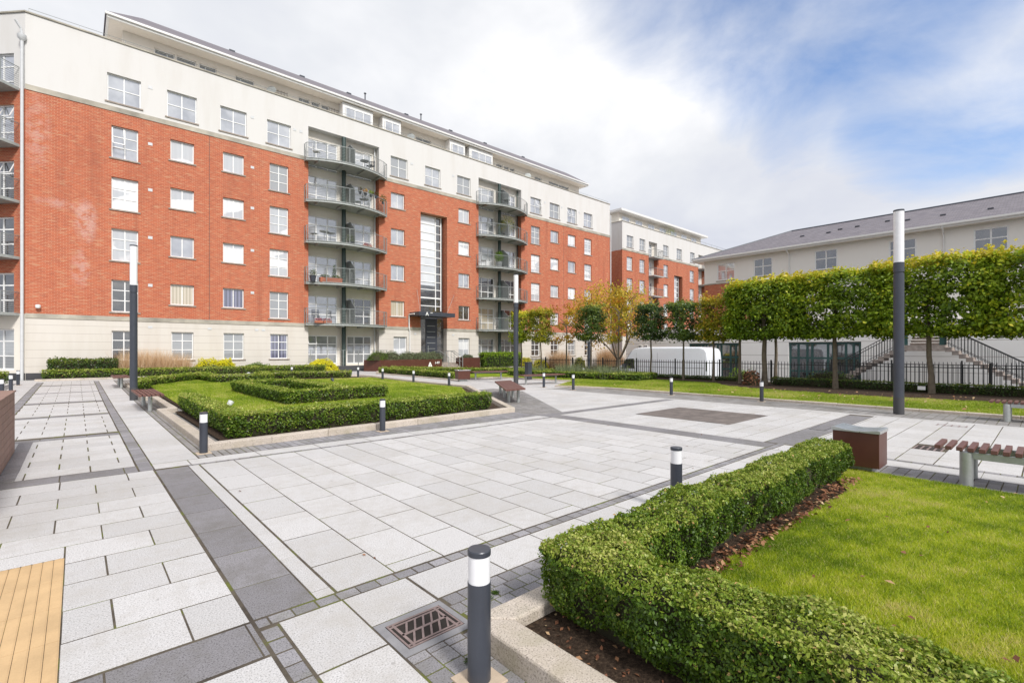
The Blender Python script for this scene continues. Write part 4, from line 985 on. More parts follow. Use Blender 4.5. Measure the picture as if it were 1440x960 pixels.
# entrance: canopy, letters, dark door with steel strips
cxl, cxr = FX(589, 32.75), FX(640, 32.75)
can = MB(T).box(cxl, -1.40, 4.30, cxr, -.004, 4.62).build('canopy', M['ant'], A, bevel=.01)
m = MB(T); m.cyl((cxr-.6, -1.1, 4.6), (SG[1]+.7, -.02, 6.3), .012, n=5); m.cyl((cxl+.3, -1.1, 4.6), (SG[0]-.35, -.02, 6.5), .012, n=5); m.build('stay_rod', M['steel'], can)
m = MB(T); m.tube([(cxl-.1, -.9, 4.45), (cxl-.1, -.1, 4.45), (cxl-.1, -.1, 3.3), (cxl-.02, -.07, 3.1), (cxl-.02, -.07, .3)], .05, 8); m.build('drainpipe', M['fascia'], A, smooth=40)
dr = MB(T).box(21.45, .40, .55, 22.55, .46, 4.25).build('entrance_door', M['ant'], A)
m = MB(T)
for k in range(6): m.box(21.55, .380, 1.25+k*.47, 22.35, .398, 1.29+k*.47)
m.box(21.62, .34, .9, 21.66, .398, 2.0); m.build('handle', M['steel'], dr)
m = MB(T); m.poly([(20.80, .45, .5), (21.45, .45, .5), (21.45, .45, 4.3), (20.80, .45, 4.3)]); m.poly([(22.55, .45, .5), (23.2, .45, .5), (23.2, .45, 4.3), (22.55, .45, 4.3)]); m.build('side_light', M['g_dark'], A)
def text_mesh(name, body, size, mat, parent, loc, rot, ext=.01, sx=1.):
    c = bpy.data.curves.new(name, 'FONT'); c.body = body; c.size = size; c.extrude = ext; c.offset = size*.018; c.resolution_u = 3
    o = bpy.data.objects.new(name, c); COL.objects.link(o); bpy.context.view_layer.update()
    me = bpy.data.meshes.new_from_object(o.evaluated_get(bpy.context.evaluated_depsgraph_get())); bpy.data.objects.remove(o)
    me.materials.clear(); me.materials.append(mat)
    q = bpy.data.objects.new(name, me); COL.objects.link(q); q.parent = parent; q.location = loc; q.rotation_euler = rot; q.scale = (sx, 1, 1); return q
text_mesh('letter', 'A', .40, M['letter'], A, (FX(598.5, 32.75)-22, -1.412, 4.33), (R(90), 0, 0), .008)
text_mesh('letter', '1-97', .14, M['letter'], A, (FX(604.5, 32.75)-22, -1.412, 4.50), (R(90), 0, 0), .008)
# vents, cctv, movement joint, dishes
m = MB(T)
for x in (3.1, 8.35, 10.95, 11.35, 19.9, 23.9, 35.1, 37.6, 40.4): 
    for z in ((16.4, 13.2, 10.6, 7.9, 5.2) if x < 9 else (16.4,)): m.box(x-.1, -.018, z, x+.1, -.003, z+.16)
for x in (3.1, 6.0, 8.6, 9.0, 20.2, 23.9): m.box(x-.1, -.018, 2.85, x+.1, -.003, 2.98)
m.build('vent', M['galpipe'], A)
m = MB(T); m.box(5.98, -.007, BR0+.03, 6.0, -.002, BR1-.02); m.box(36.9+1.0, -.007, BR0+.03, 37.92, -.002, BR1-.02); m.build('movement_joint', M['plinth'], A)
m = MB(T); m.lathe([(.02, .12), (.09, .11), (.11, .03), (.09, -.05), (.04, -.08), (.0, -.085)], (-1.45, -.16, 3.78), 12); m.box(-1.49, -.14, 3.82, -1.41, -.004, 3.88); m.build('security_camera', M['fascia'], A, smooth=40)
m = MB(T); m.cyl((-2.02, -.10, .1), (-2.02, -.10, 17.1), .065, n=10); m.lathe([(.07, 0), (.16, .12), (.17, .3), (.0, .31)], (-2.02, -.10, 16.9), 10); m.tube([(-2.02, -.1, 17.2), (-2.05, -.1, 17.5), (-2.25, -.2, 17.8)], .05, 8); m.build('drainpipe', M['galpipe'], A, smooth=40)
m = MB(T); m.cyl((45.9, -.07, -.9), (45.9, -.07, 17.2), .06, n=8); m.build('drainpipe', M['galpipe'], A, smooth=40)
# penthouse
YP, YE = 1.55, .65
PW = [(FX(217, YF+YP), FX(246, YF+YP)), (FX(248, YF+YP), FX(276, YF+YP)), (FX(280, YF+YP), FX(305, YF+YP)), (FX(331, YF+YP), FX(358, YF+YP)), (FX(420, YF+YP), FX(436, YF+YP)), (FX(438, YF+YP), FX(450, YF+YP)), (FX(452, YF+YP), FX(463, YF+YP)), (FX(585, YF+YP), FX(606, YF+YP)), (FX(698, YF+YP), FX(707, YF+YP)), (FX(709, YF+YP), FX(716, YF+YP)), (FX(717, YF+YP), FX(724, YF+YP)), (FX(752, YF+YP), FX(762, YF+YP)), (FX(772, YF+YP), FX(800, YF+YP))]
Tp = T @ Matrix.Translation((0, YP, 0)); px0, px1 = FX(172.5, YF+YP), FX(814, YF+YP)
wall_mesh(Tp, px0, px1, TOP-.05, 20.0, [(a, b, 18.7, 19.62) for a, b in PW], M['cream'], 'penthouse_wall', A)
for a, b in PW: window(Tp, A, a, b, 18.7, 19.62, (.5,) if b-a > 1.4 else (), (), 'dark', sill=False)
m = MB(Tp); m.poly([(px0, 0, TOP-.05), (px0, 9, TOP-.05), (px0, 9, 20.0), (px0, 0, 20.0)]); m.poly([(px1, 0, TOP-.05), (px1, 9, TOP-.05), (px1, 9, 20.0), (px1, 0, 20.0)]); m.build('penthouse_wall', M['cream'], A)
for u0, u1, cc in ((482, 524.5, (.36, .68)), (538, 564, (.5,)), (632.5, 654, (.5,)), (660, 693, (.36, .68))):
    a, b = FX(u0, YF+.85), FX(u1, YF+.85)
    bw = MB(T).box(a, .86, TOP, b, YP-.003, 19.95).build('dormer_bay', M['fascia'], A)
    m = MB(T); 
    Tq = T @ Matrix.Translation((0, .78, 0)); w = window(Tq, A, a+.18, b-.18, 18.85, 19.62, cc, (), 'grey', D=.0, sill=False)
m = MB(T); ex0, ex1 = FX(151, YF+YE), FX(826.7, YF+YE)
m.box(ex0, YE, 20.0, ex1, 10.6, 20.04); m.build('soffit', M['soffit'], A)
m = MB(T); m.box(ex0-.03, YE-.03, 19.98, ex1+.03, YE+.10, 20.24); m.box(ex0-.03, YE+.1, 19.98, ex0+.08, 10.6, 20.24); m.box(ex1-.08, YE+.1, 19.98, ex1+.03, 10.6, 20.24)
m.box(ex0-.10, YE-.13, 20.10, ex1+.10, YE-.03, 20.22); m.build('gutter', M['fascia'], A)
m = MB(T); q = 1.7; zz = 20.22; r0 = [(ex0-.1, YE-.12, zz), (ex1+.1, YE-.12, zz), (ex1+.1, 10.7, zz), (ex0-.1, 10.7, zz)]; r1 = [(ex0+q, YE+q, zz+1.30), (ex1-q, YE+q, zz+1.30)]
m.poly([r0[0], r0[1], r1[1], r1[0]]); m.poly([r0[1], r0[2], r1[1]]); m.poly([r0[2], r0[3], r1[0], r1[1]]); m.poly([r0[3], r0[0], r1[0]]); rf = m.build('roof', M['slate'], A)
m = MB(T)
for u in (508, 586): x = FX(u, YF+3); m = MB(T); m.cyl((x, 2.3, 21.3), (x, 2.3, 21.95), .05, n=8); m.cyl((x, 2.3, 21.95), (x, 2.3, 22.0), .10, n=8); m.build('roof_vent', M['ant'], A)
for x in (7.5, 12.0, 15.5, 20.5, 25.0, 29.0, 34.0): m = MB(T); m.box(x, 2.15, 21.3, x+.34, 2.35, 21.50); m.build('roof_vent', M['ant'], A)
m = MB(T); m.tube([(-1.8, .12, TOP+.30), (45.7, .12, TOP+.30)], .012, 5)
for x in np.arange(-1.8, 45.7, 1.9): m.cyl((x, .12, TOP+.06), (x, .12, TOP+.30), .011, n=5)
m.build('roof_railing', M['rail'], A)
m = MB(T)
for u in (384, 579, 743): 
    x = FX(u, YF+1.2); m = MB(T); m.cyl((x, 1.3, TOP+.3), (x-.08, 1.2, TOP+.34+.4), .02, n=5)
    ax = Vector((-.5, -.8, .35)).normalized(); c = Vector((x-.1, 1.15, TOP+.75)); m.cyl(c, c+ax*.06, .26, .31, n=14); m.build('satellite_dish', M['mesh'], A)
for u in (396, 471): 
    x = FX(u, YF+YP-.1); m = MB(T)
    for k in range(5): m.box(x-.42+k*.2, YP-.05, 18.75, x-.40+k*.2, YP-.03, 19.55)
    for k in range(4): m.box(x-.42, YP-.03, 18.8+k*.22, x+.42, YP-.015, 18.83+k*.22)
    m.build('trellis', M['sill'], A)
# angled wing at the left end
wd = Vector((-.682, .731, 0)).normalized(); wn = Vector((wd.y, -wd.x, 0))   # inward normal
if wn.y < 0: wn = -wn
TW = Matrix.Translation((-1.91-22, 0, 0)) @ Matrix(((-wd.x, wn.x, 0, 0), (-wd.y, wn.y, 0, 0), (0, 0, 1, 0), (0, 0, 0, 1)))   # s grows back towards the corner (s=0), negative to the left
WH = []; WX = (-2.75, -.62)
for lv in range(6): zt = [2.67, 5.47, 8.27, 11.07, 13.87, 16.42][lv]; WH.append((WX[0], WX[1], zt-2.05, zt))
wall_mesh(TW, -12, 0, BR0, BR1, [h for h in WH if h[2] > BR0-.5 and h[3] < BR1+.1], M['brick2'], 'brick_wall', A)
wall_mesh(TW, -12, 0, BR1, TOP, [(WX[0], WX[1], BR1-.5, WH[5][3])], M['white'], 'upper_wall', A)
wall_mesh(TW, -12, 0, -.95, BR0, [WH[0]], M['cream'], 'ground_floor_wall', A)
m = MB(TW); m.box(-12, -.06, TOP, 0, .3, TOP+.07); m.build('coping', M['stoneband'], A)
for lv, h in enumerate(WH): door3(TW, A, h[0], h[1], max(h[2], 0), h[3], ['blind', 'dark', 'dark', 'dark', 'grey', 'grey'][lv], D=.1, openp=(.68, 1., .66, 1.) if lv in (3, 4) else None)
for lv in range(5):
    zs = 3.32+2.8*lv; bal = MB(TW).box(-6.2, -.85, zs, -.30, -.004, zs+.14).build('balcony', M['balc'], A)
    m = MB(TW); run = [(-6.2, -.02), (-6.2, -.83), (-.32, -.83), (-.32, -.02)]; m.tube([(x, y, zs+1.16) for x, y in run], .022, 6)
    for hz in np.arange(.24, 1.10, .105): m.tube([(x, y, zs+float(hz)) for x, y in run], .0095, 4)
    for x in (-6.2, -4.2, -2.3, -.9, -.32): m.box(x-.018, -.85, zs+.1, x+.018, -.81, zs+1.17)
    m.build('railing', M['rail'], bal)
m = MB(TW); m.box(-12, -.04, -.95, -.01, -.004, .46); m.build('plinth', M['plinth'], A)

# --- second block further along
Bk = apartment('more distant brick and cream apartment block at the end of the road', (52.41, 37.1, -.9), None)
TB = Matrix.Translation((-52.41, 0, .9)); Y2 = 37.1
def f2(u): return FX(u, Y2)
c2 = [(53.42, 54.7), (56.35, 57.6), (62.4, 63.6), (69.9, 71.2)]; by = (58.61, 60.68); by2 = (72.6, 74.6); st = (65.3, 67.7)
t2 = [(53.42, 54.9), (56.35, 57.7), (62.3, 63.7), (66.0, 67.5), (70.0, 71.4)]
hb2 = [(a, b, z-1.75, z) for z in FL for a, b in c2]
wall_mesh(TB, 52.41, 88, BR0, BR1, hb2+[(*by, 2, 16, .5), (*by2, 2, 16, .5), (*st, 2, 12.6, .6)], M['brick'], 'brick_wall', Bk)
wall_mesh(TB, 52.41, 88, BR1, 18.3, [(a, b, 15.1, 16.65) for a, b in t2]+[(*by, 10, 16.6, .5), (*by2, 10, 16.6, .5)], M['white'], 'upper_wall', Bk)
m = MB(TB); m.poly([(52.41, 0, -.95), (88, 0, -.95), (88, 0, BR0), (52.41, 0, BR0)]); m.build('ground_floor_wall', M['whiteg'], Bk)
m = MB(TB); m.poly([(52.41, 0, BR0), (52.41, 14, BR0), (52.41, 14, BR1), (52.41, 0, BR1)]); m.build('brick_wall', M['brick2'], Bk)
m = MB(TB); m.poly([(52.41, 0, BR1), (52.41, 14, BR1), (52.41, 14, 18.3), (52.41, 0, 18.3)]); m.poly([(52.41, 0, -.95), (52.41, 14, -.95), (52.41, 14, BR0), (52.41, 0, BR0)]); m.poly([(52.41, .2, 18.28), (88, .2, 18.28), (88, 14, 18.28), (52.41, 14, 18.28)]); m.build('upper_wall', M['white'], Bk)
m = MB(TB); m.box(52.37, -.06, 18.3, 88, .3, 18.38); m.box(52.37, .3, 18.3, 52.7, 14, 18.38); m.build('coping', M['stoneband'], Bk)
for a, b in ((52.37, by[0]), (by[1], by2[0])): m = MB(TB); m.box(a, -.04, BR1-.02, b, -.003, BR1+.22); m.build('string_course', M['stoneband'], Bk)
for z in FL:
    for a, b in c2: window(TB, Bk, a, b, z-1.75, z, pane=pk.choice(['curtain', 'curtain', 'grey']), **P6)
for a, b in t2: window(TB, Bk, a, b, 15.1, 16.65, pane='blind', **P4)
for bb in (by, by2):
    wall_mesh(TB @ Matrix.Translation((0, .5, 0)), bb[0], bb[1], 1, 16.7, [(bb[0]+.1, bb[1]-.5, z_-2, z_) for z_ in (5.47, 8.27, 11.07, 13.87, 16.42)], M['cream'], 'bay_wall', Bk)
    for lv in range(5):
        zt = [5.47, 8.27, 11.07, 13.87, 16.42][lv]; Tc = TB @ Matrix.Translation((0, .5, 0)); door3(Tc, Bk, bb[0]+.1, bb[1]-.5, zt-2., zt, pk.choice(['curtain', 'grey', 'grey']))
        zs = zt-2.15; bal = MB(TB).box(bb[0]-.1, -.9, zs, bb[1]+.3, .48, zs+.15).build('balcony', M['balc'], Bk)
        m = MB(TB); run = [(bb[0]-.08, 0), (bb[0]-.08, -.88), (bb[1]+.28, -.88), (bb[1]+.28, 0)]
        m.tube([(x, y, zs+1.15) for x, y in run], .03, 5)
        for hz in np.arange(.25, 1.1, .12): m.tube([(x, y, zs+float(hz)) for x, y in run], .012, 4)
        m.build('railing', M['rail'], bal)
m = MB(TB); g0, g1 = st[0], st[1]-.5
for x in (g0, g0+1.25, g1-.09): m.box(x, .4, 2, x+.09, .48, 12.6)
for k in range(12): m.box(g0+.09, .403, 3+k*.8, g1-.09, .477, 3.09+k*.8)
sf = m.build('stair_window', M['upvc'], Bk)
m = MB(TB); m.poly([(g0, .45, 2), (g0+1.3, .45, 2), (g0+1.3, .45, 12.6), (g0, .45, 12.6)]); m.build('pane', M['g_curtain'], sf)
m = MB(TB); m.poly([(g0+1.3, .45, 2), (g1, .45, 2), (g1, .45, 12.6), (g0+1.3, .45, 12.6)]); m.poly([(g0, .59, 2), (st[1], .59, 2), (st[1], .59, 12.6), (g0, .59, 12.6)]); m.build('pane', M['g_dark'], sf)
e0, e1 = FX(881, Y2+1.4), FX(996, Y2+.6)
m = MB(TB); a, b = 53.8, e1-.8
m.box(a, 1.5, 18.3, b, 11, 20.0); m.build('penthouse_wall', M['cream'], Bk)
Tq = TB @ Matrix.Translation((0, 1.42, 0))
for x in np.arange(a+.6, b-2, 3.1): window(Tq, Bk, x, x+1.7, 18.75, 19.6, (.5,), (), 'grey', D=0, sill=False)
m = MB(TB); m.box(a-.7, .6, 20.0, b+.7, 12, 20.28); m.build('gutter', M['fascia'], Bk)
m = MB(TB); q = 5.; r0 = [(a-.7, .6, 20.28), (b+.7, .6, 20.28), (b+.7, 12, 20.28), (a-.7, 12, 20.28)]; r1 = [(a+q, 6.2, 21.5), (b-q, 6.2, 21.5)]
m.poly([r0[0], r0[1], r1[1], r1[0]]); m.poly([r0[1], r0[2], r1[1]]); m.poly([r0[2], r0[3], r1[0], r1[1]]); m.poly([r0[3], r0[0], r1[0]]); m.build('roof', M['slate'], Bk)
m = MB(TB); m.tube([(52.5, .12, 18.8), (87, .12, 18.8)], .02, 5)
for x in np.arange(52.5, 87, 1.9): m.cyl((x, .12, 18.3), (x, .12, 18.8), .015, n=5)
m.build('roof_railing', M['rail'], Bk)

# --- white building on the right
XR = 41.0; C_ = thing('slate_roofed_building', 'low pale rendered building with a long grey slate roof behind the pleached trees', 'building', (XR, 5, -.85))
TR = Matrix.Translation((-XR, -5, .85)) @ Matrix(((0, 1, 0, XR), (-1, 0, 0, 0), (0, 0, 1, 0), (0, 0, 0, 1)))     # s = -Y, d = +X inwards
YE_ = 20.4; s0, s1 = -YE_, 14.0
def ys(u, X=XR): return -YX(u, X)
RW = [(ys(1008.6), ys(1033.5)), (ys(1060), ys(1086.4)), (ys(1145.7), ys(1178)), (ys(1250), ys(1289)), (ys(1369), ys(1419))]
wall_mesh(TR, s0, s1, 7.35, 9.35, [(a, b, 7.55, 9.0) for a, b in RW], M['rwhite'], 'upper_wall', C_)
m = MB(TR); m.poly([(s0, 0, 3.3), (-16.5, 0, 3.3), (-16.5, 0, 7.3), (s0, 0, 7.3)]); m.build('brick_wall', M['brick2'], C_)
m = MB(TR); m.poly([(-16.5, 0, 3.3), (s1, 0, 3.3), (s1, 0, 7.3), (-16.5, 0, 7.3)]); m.build('middle_wall', M['rwhite'], C_)
m = MB(TR); m.box(s0-.03, -.04, 7.28, -16.5, .02, 7.38); m.build('string_course', M['stoneband'], C_)
m = MB(TR); m.poly([(s0, 0, 7.35), (s0, 13, 7.35), (s0, 13, 9.35), (s0, 0, 9.35)]); m.poly([(s0, 0, -.85), (s0, 13, -.85), (s0, 13, 3.3), (s0, 0, 3.3)]); m.build('end_wall', M['rwhite'], C_)
m = MB(TR); m.poly([(s0, 0, 3.3), (s0, 13, 3.3), (s0, 13, 7.35), (s0, 0, 7.35)]); m.build('brick_wall', M['brick'], C_)
for a, b in RW: window(TR, C_, a, b, 7.55, 9.0, (.5,), (.55,), 'grey' if a < -17.5 else 'dark', D=.03, fr=.085, sill=True)
# ground floor stands forward
TG = TR @ Matrix.Translation((0, -.8, 0)); XG = XR-.8
GD = [(-YX(969, XG), -YX(1042, XG)), (-YX(1109, XG), -YX(1211, XG))]
wall_mesh(TG, -28, s1, -.85, 3.5, [(a, b, -.85, 2.2) for a, b in GD], M['rwhiteg'], 'ground_floor_wall', C_)
m = MB(TG); m.poly([(-28, 0, 3.5), (s1, 0, 3.5), (s1, .79, 3.5), (-28, .79, 3.5)]); m.poly([(-28, 0, -.85), (-28, 12, -.85), (-28, 12, 3.5), (-28, 0, 3.5)]); m.poly([(-28, .79, 3.5), (s0, .79, 3.5), (s0, 12, 3.5), (-28, 12, 3.5)]); m.build('terrace_roof', M['rwhite'], C_)
for a, b in GD:
    w_ = window(TG, C_, a, b, -.85, 2.2, (.14, .27, .34, .56, .63, .80, .90), (.30, .62), 'dark', D=.12, fr=.16, sill=False, frmat='teal')
for u in (898, 906): window(TG, C_, -YX(u, XG), -YX(u+5, XG), 1.0, 2.1, (.5,), (.5,), 'dark', D=-.05, fr=.05, sill=False)
m = MB(TR); E0 = -.65; m.box(s0-.65, E0, 9.30, s1, 13.6, 9.36); m.build('soffit', M['soffit'], C_)
m = MB(TR); m.box(s0-.68, E0-.03, 9.28, s1, E0+.0, 9.50); m.box(s0-.68, E0, 9.28, s0-.65, 13.6, 9.50); m.build('fascia', M['fascia'], C_)
m = MB(TR); m.prof([(E0-.15, 9.42), (E0-.15, 9.53), (E0-.03, 9.53), (E0-.03, 9.37), (E0-.10, 9.37)], 'x', s0-.78, s1); m.build('gutter', M['fascia'], C_)
m = MB(TR); rz = 12.22; rx = 47.5-XR; e = s0-.75; r0 = [(e, E0-.08, 9.52), (s1, E0-.08, 9.52), (s1, rx*2-E0, 9.52), (e, rx*2-E0, 9.52)]; rg = [(e+5.6, rx, rz), (s1, rx, rz)]
m.poly([r0[0], r0[1], rg[1], rg[0]]); m.poly([r0[3], r0[0], rg[0]]); m.poly([r0[2], r0[3], rg[0], rg[1]]); rf = m.build('roof', M['slate'], C_)
m = MB(TR); m.cyl(rg[0], rg[1], .09, n=8); m.cyl(r0[0], rg[0], .08, n=8); m.build('ridge_tile', M['ant'], rf)
m = MB(TR)
for s_ in (-13.5, -11.6, -11.0, -9.9, -8.1, -6.8, -4.9, -2.6, -.9):
    k = .35+.25*((s_*7.3) % 1); x = E0+k*(rx-E0); z = 9.52+k*(rz-9.52); m = MB(TR); m.box(s_-.14, x-.1, z, s_+.14, x+.1, z+.09); m.build('roof_vent', M['ant'], rf)
m = MB(TR)
for u in (1110, 1327):
    s_ = ys(u); m.tube([(s_, E0-.08, 9.4), (s_, E0-.02, 9.25), (s_, -.08, 8.95), (s_, -.08, 3.6)], .05, 8)
m.build('drainpipe', M['fascia'], C_, smooth=40)
# dark body so nothing shows through behind the roofs is not needed: walls close the front

# --- double stone stairs
SX = 36.0; stt = thing('stone_stairs', 'double flight of weathered stone stairs with black railings before the pale building', 'staircase', (SX, 4.95, -.85))
TS = Matrix.Translation((-SX, -4.95, .85))
y0_, y1_ = 4.0, 5.9; zt = 1.90
m = MB(TS); m.box(SX, y0_, zt-.34, SX+1.5, y1_, zt); m.build('landing', M['stair'], stt)
for sg, ys_ in ((1, y1_), (-1, y0_)):
    m = MB(TS); n = 15; rise = (zt+.85)/n; go = .285
    for k in range(n):
        z = zt-(k+1)*rise; a = ys_+sg*k*go; b = ys_+sg*(k+1)*go; m.box(SX, a, z-.20 if k < n-1 else -.85, SX+1.4, b, z); m.box(SX-.02, a-.02*sg, z, SX+1.42, b, z+.045)
    m.build('flight', M['stair'], stt)
    m = MB(TS)
    for xx in (SX+.06, SX+1.34):
        L = n*go; m.tube([(xx, ys_, zt+1.0), (xx, ys_+sg*L, -.85+1.0)], .022, 6); m.tube([(xx, ys_, zt+.15), (xx, ys_+sg*L, -.85+.15)], .014, 5)
        k = 0
        while k*.135 < L: q = k*.135; z = zt-(zt+.85)*q/L; m.box(xx-.011, ys_+sg*q-.011, z, xx+.011, ys_+sg*q+.011, z+1.0); k += 1
    m.build('railing', M['black'], stt)
m = MB(TS)
for k in range(8): z = zt+.175*(k+1); m.box(SX+1.5+.29*k, y0_+.15, z-.5, SX+1.5+.29*(k+1), y1_-.15, z)
m.build('upper_flight', M['stair'], stt)
m = MB(TS)
for k in range(8): z = zt+.175*(k+1); m.box(SX+1.44+.29*k, y0_+.14, z-.045, SX+1.499+.29*k, y1_-.14, z+.004)
m.build('nosing', M['rwhite'], stt)
m = MB(TS); m.box(SX+.1, y0_-.05, zt, SX+.2, y0_+.25, zt+1.9); m.box(SX+.1, y1_-.25, zt, SX+.2, y1_+.05, zt+1.9); m.build('gate_post', M['teal'], stt)

# --- fences
def fence(label, X, y0, y1, zb, zt, pitch, posts, r=.011):
    o = thing('picket_fence', label, 'fence', (X, (y0+y1)/2, zb)); Tm = Matrix.Translation((-X, -(y0+y1)/2, -zb))
    m = MB(Tm); y = y0
    while y < y1: m.box(X-r, y-r, zb+.05, X+r, y+r, zt-.06); m.poly([(X-r, y-r, zt-.06), (X+r, y-r, zt-.06), (X, y, zt)]); m.poly([(X-r, y+r, zt-.06), (X-r, y-r, zt-.06), (X, y, zt)]); y += pitch
    m.build('pickets', M['black'], o)
    for z in (zb+.12, zt-.16): m = MB(Tm); m.box(X-.012, y0, z-.016, X+.012, y1, z+.016); m.build('rail', M['black'], o)
    y = y0+1
    while y < y1: m = MB(Tm); m.box(X-.03, y-.03, zb-.05, X+.03, y+.03, zt+.04); m.build('post', M['black'], o); y += posts
fence('long black picket fence behind the tree strip, in front of the white van', 24.75, -7, 30.6, .08, 1.10, .14, 2.5)
fence('second black picket fence further back at the foot of the stone stairs', 30.5, -6, 9.2, -.3, 1.08, .15, 2.6, .010)
# ---------------------------------------------------------------- bollards and lamp posts
def make_bollard(loc, label):
    o = thing('bollard_light', label, 'bollard', loc, group='bollard lights around the plaza')
    r = .0565
    MB().lathe([(r, 0), (r, .478)], n=28).build('post', M['ant'], o, smooth=40)
    MB().lathe([(r-.003, .478), (r-.003, .608)], n=28).build('lens', M['opal'], o, smooth=40)
    MB().lathe([(r, .608), (r+.0005, .612), (r+.0005, .631), (r-.003, .636), (0, .637)], n=28).build('cap', M['ant'], o, smooth=30)
    MB().box(-.10, -.10, -.02, .10, .10, .006).build('footing', M['granite'], o, bevel=.003)
    return o
BL = [((1.455, 1.86), 'nearest bollard light, standing beside the drain grate'), ((1.47, 8.83), 'bollard light at the front left corner of the left garden'),
      ((4.51, 8.87), 'bollard light in front of the middle of the long left hedge'), ((4.44, 2.50), 'bollard light whose foot is hidden by the near box hedge'),
      ((14.95, 12.95), 'bollard light by the far kerb, second from the left, right of the far bench'), ((15.8, 9.09), 'bollard light by the far kerb in front of the white van rear'),
      ((15.93, 6.07), 'bollard light by the far kerb in front of the leftmost big clipped tree'), ((11.35, 25.14), 'bollard light furthest left of four in front of the rusty planter'),
      ((11.65, 22.9), 'bollard light second from left of four before the rusty planter'), ((11.86, 20.2), 'bollard light third from left of four behind the left lawn'),
      ((12.1, 17.6), 'bollard light rightmost of four, left of the small red bin'), ((15.0, 14.66), 'bollard light standing in front of the far bench'),
      ((-1.8, 22.6), 'bollard light leftmost of three at the left edge'), ((-1.8, 25.5), 'bollard light middle one of three at the left edge'), ((-1.86, 29.4), 'bollard light rightmost of three at the left edge, by the drainpipe'),
      ((8.6, 27.3), 'distant bollard light behind the zigzag hedge')]
b0 = None
for (x, y), lb in BL:
    loc = (x, y, gz(x, y)+.003)
    if b0 is None: b0 = make_bollard(loc, lb); bpy.context.view_layer.update()
    else: copy_tree(b0, loc, random.uniform(-.03, .03), lb)
def make_lamp(loc, label):
    o = thing('lamp_post', label, 'lamp post', loc, group='tall tubular lamp posts'); r = .113
    MB().lathe([(r, 0), (r, .42)], n=32).build('base_sleeve', M['plinth'], o, smooth=40)
    MB().lathe([(r-.002, .42), (r-.002, 3.52)], n=32).build('pole', M['ant'], o, smooth=40)
    MB().lathe([(r-.018, 3.52), (r-.018, 3.56), (r, 3.56), (r, 3.80)], n=32).build('collar', M['ant'], o, smooth=40)
    MB().lathe([(r-.004, 3.80), (r-.004, 5.08)], n=32).build('light_tube', M['opal'], o, smooth=40)
    MB().lathe([(r, 5.08), (r, 5.12), (0, 5.125)], n=32).build('cap', M['ant'], o, smooth=40)
    return o
l0 = make_lamp((15.38, 2.58, .003), 'tall dark lamp post with a white upper tube, in front of the pleached trees'); bpy.context.view_layer.update()
l1 = copy_tree(l0, (1.35, 19.58, .01), 0, 'tall lamp post on the left, beside the slatted bench and the path'); l1.scale = (.92, .92, .965)
l2 = copy_tree(l0, (15.16, 16.62, .003), 0, 'tall lamp post in the middle, behind the diagonal bench')
l3 = copy_tree(l0, (26.6, YX(828, 26.6), -.85), 0, 'partly hidden dark lamp post behind the fence among the small trees'); l3.scale = (1, 1, .8)
tm = thing('litter_bin', 'slim dark post bin behind the far bench', 'litter bin', (*P(743, 534.5), .05))
MB().box(-.14, -.14, 0, .14, .14, .88).build('body', M['ant'], tm, bevel=.01); MB().box(-.16, -.16, .88, .16, .16, .93).build('lid', M['plinth'], tm)

# ---------------------------------------------------------------- benches and bins
def leg(m, x, y, h=.40): m.cyl((x, y, 0), (x, y, h), .048, n=16)
br = thing('slatted_bench', 'bench with short crosswise red brown slats at the right edge beside the near lawn', 'bench', (7.82, .7, .004))
m = MB()
for k in range(24): y = .235-k*.098; m.box(-.03, y-.028, .405, .57, y+.028, .45)
m.build('seat', M['ipe'], br, bevel=.003)
for yy in (-.02, -1.75): 
    m = MB(); m.cyl((.02, yy, 0), (.02, yy, .395), .062, n=20); m.build('leg', M['steel'], br, smooth=40)
    m = MB(); m.cyl((.52, yy, 0), (.52, yy, .395), .062, n=20); m.build('leg', M['steel'], br, smooth=40)
m = MB(); m.box(.0, -1.75, .32, .04, -.02, .40); m.box(.50, -1.75, .32, .54, -.02, .40); m.build('beam', M['steel'], br, bevel=.003)
bpy.context.view_layer.update()
copy_tree(br, (15.5, .70, .004), 0, 'slatted bench at the right edge on the far side, by the grass strip', 'slatted benches')
br['group'] = 'slatted benches'
def plank_bench(name, label, loc, rz, L, W, ns, mat='ipe', skew=0., legs=2, two=False, gap=.006):
    o = thing(name, label, 'bench', loc, rz, 'timber benches'); m = MB(); w = W/ns
    for k in range(ns):
        a = -W/2+k*w+gap/2; b = a+w-gap
        m.prism([(-L/2+skew*a, a), (L/2+skew*a, a), (L/2+skew*b, b), (-L/2+skew*b, b)], .405, .45)
    m.build('seat', M[mat], o)
    for k in range(legs):
        x = -L*.36+L*.72*k/max(1, legs-1)
        for yy in ((-W*.22, W*.22) if two else (0,)): m = MB(); leg(m, x, yy); m.build('leg', M['steel'], o, smooth=40)
    m = MB(); m.box(-L*.40, -.03, .355, L*.40, .03, .402); m.build('beam', M['steel'], o); return o
plank_bench('timber_bench', 'slatted timber bench beside the left lamp post', (1.44, 16.75, .004), R(90), 2.35, .56, 6, legs=2, gap=.022)
plank_bench('timber_bench', 'slatted timber bench behind the left lamp post by the short hedge', (1.35, 26.0, gz(0, 26)), R(90), 2.3, .56, 6, legs=2, gap=.02)
plank_bench('timber_bench', 'long red brown bench with slanted ends beside the corner of the left garden', (10.86, 12.28, .004), math.atan2(3.4, 2.4), 4.0, .66, 5, skew=-.75, legs=3, two=True)
plank_bench('timber_bench', 'red brown bench right of the small red bin in front of the far hedge', (16.55, 20.35, .03), R(-14), 2.1, .6, 5, legs=2)
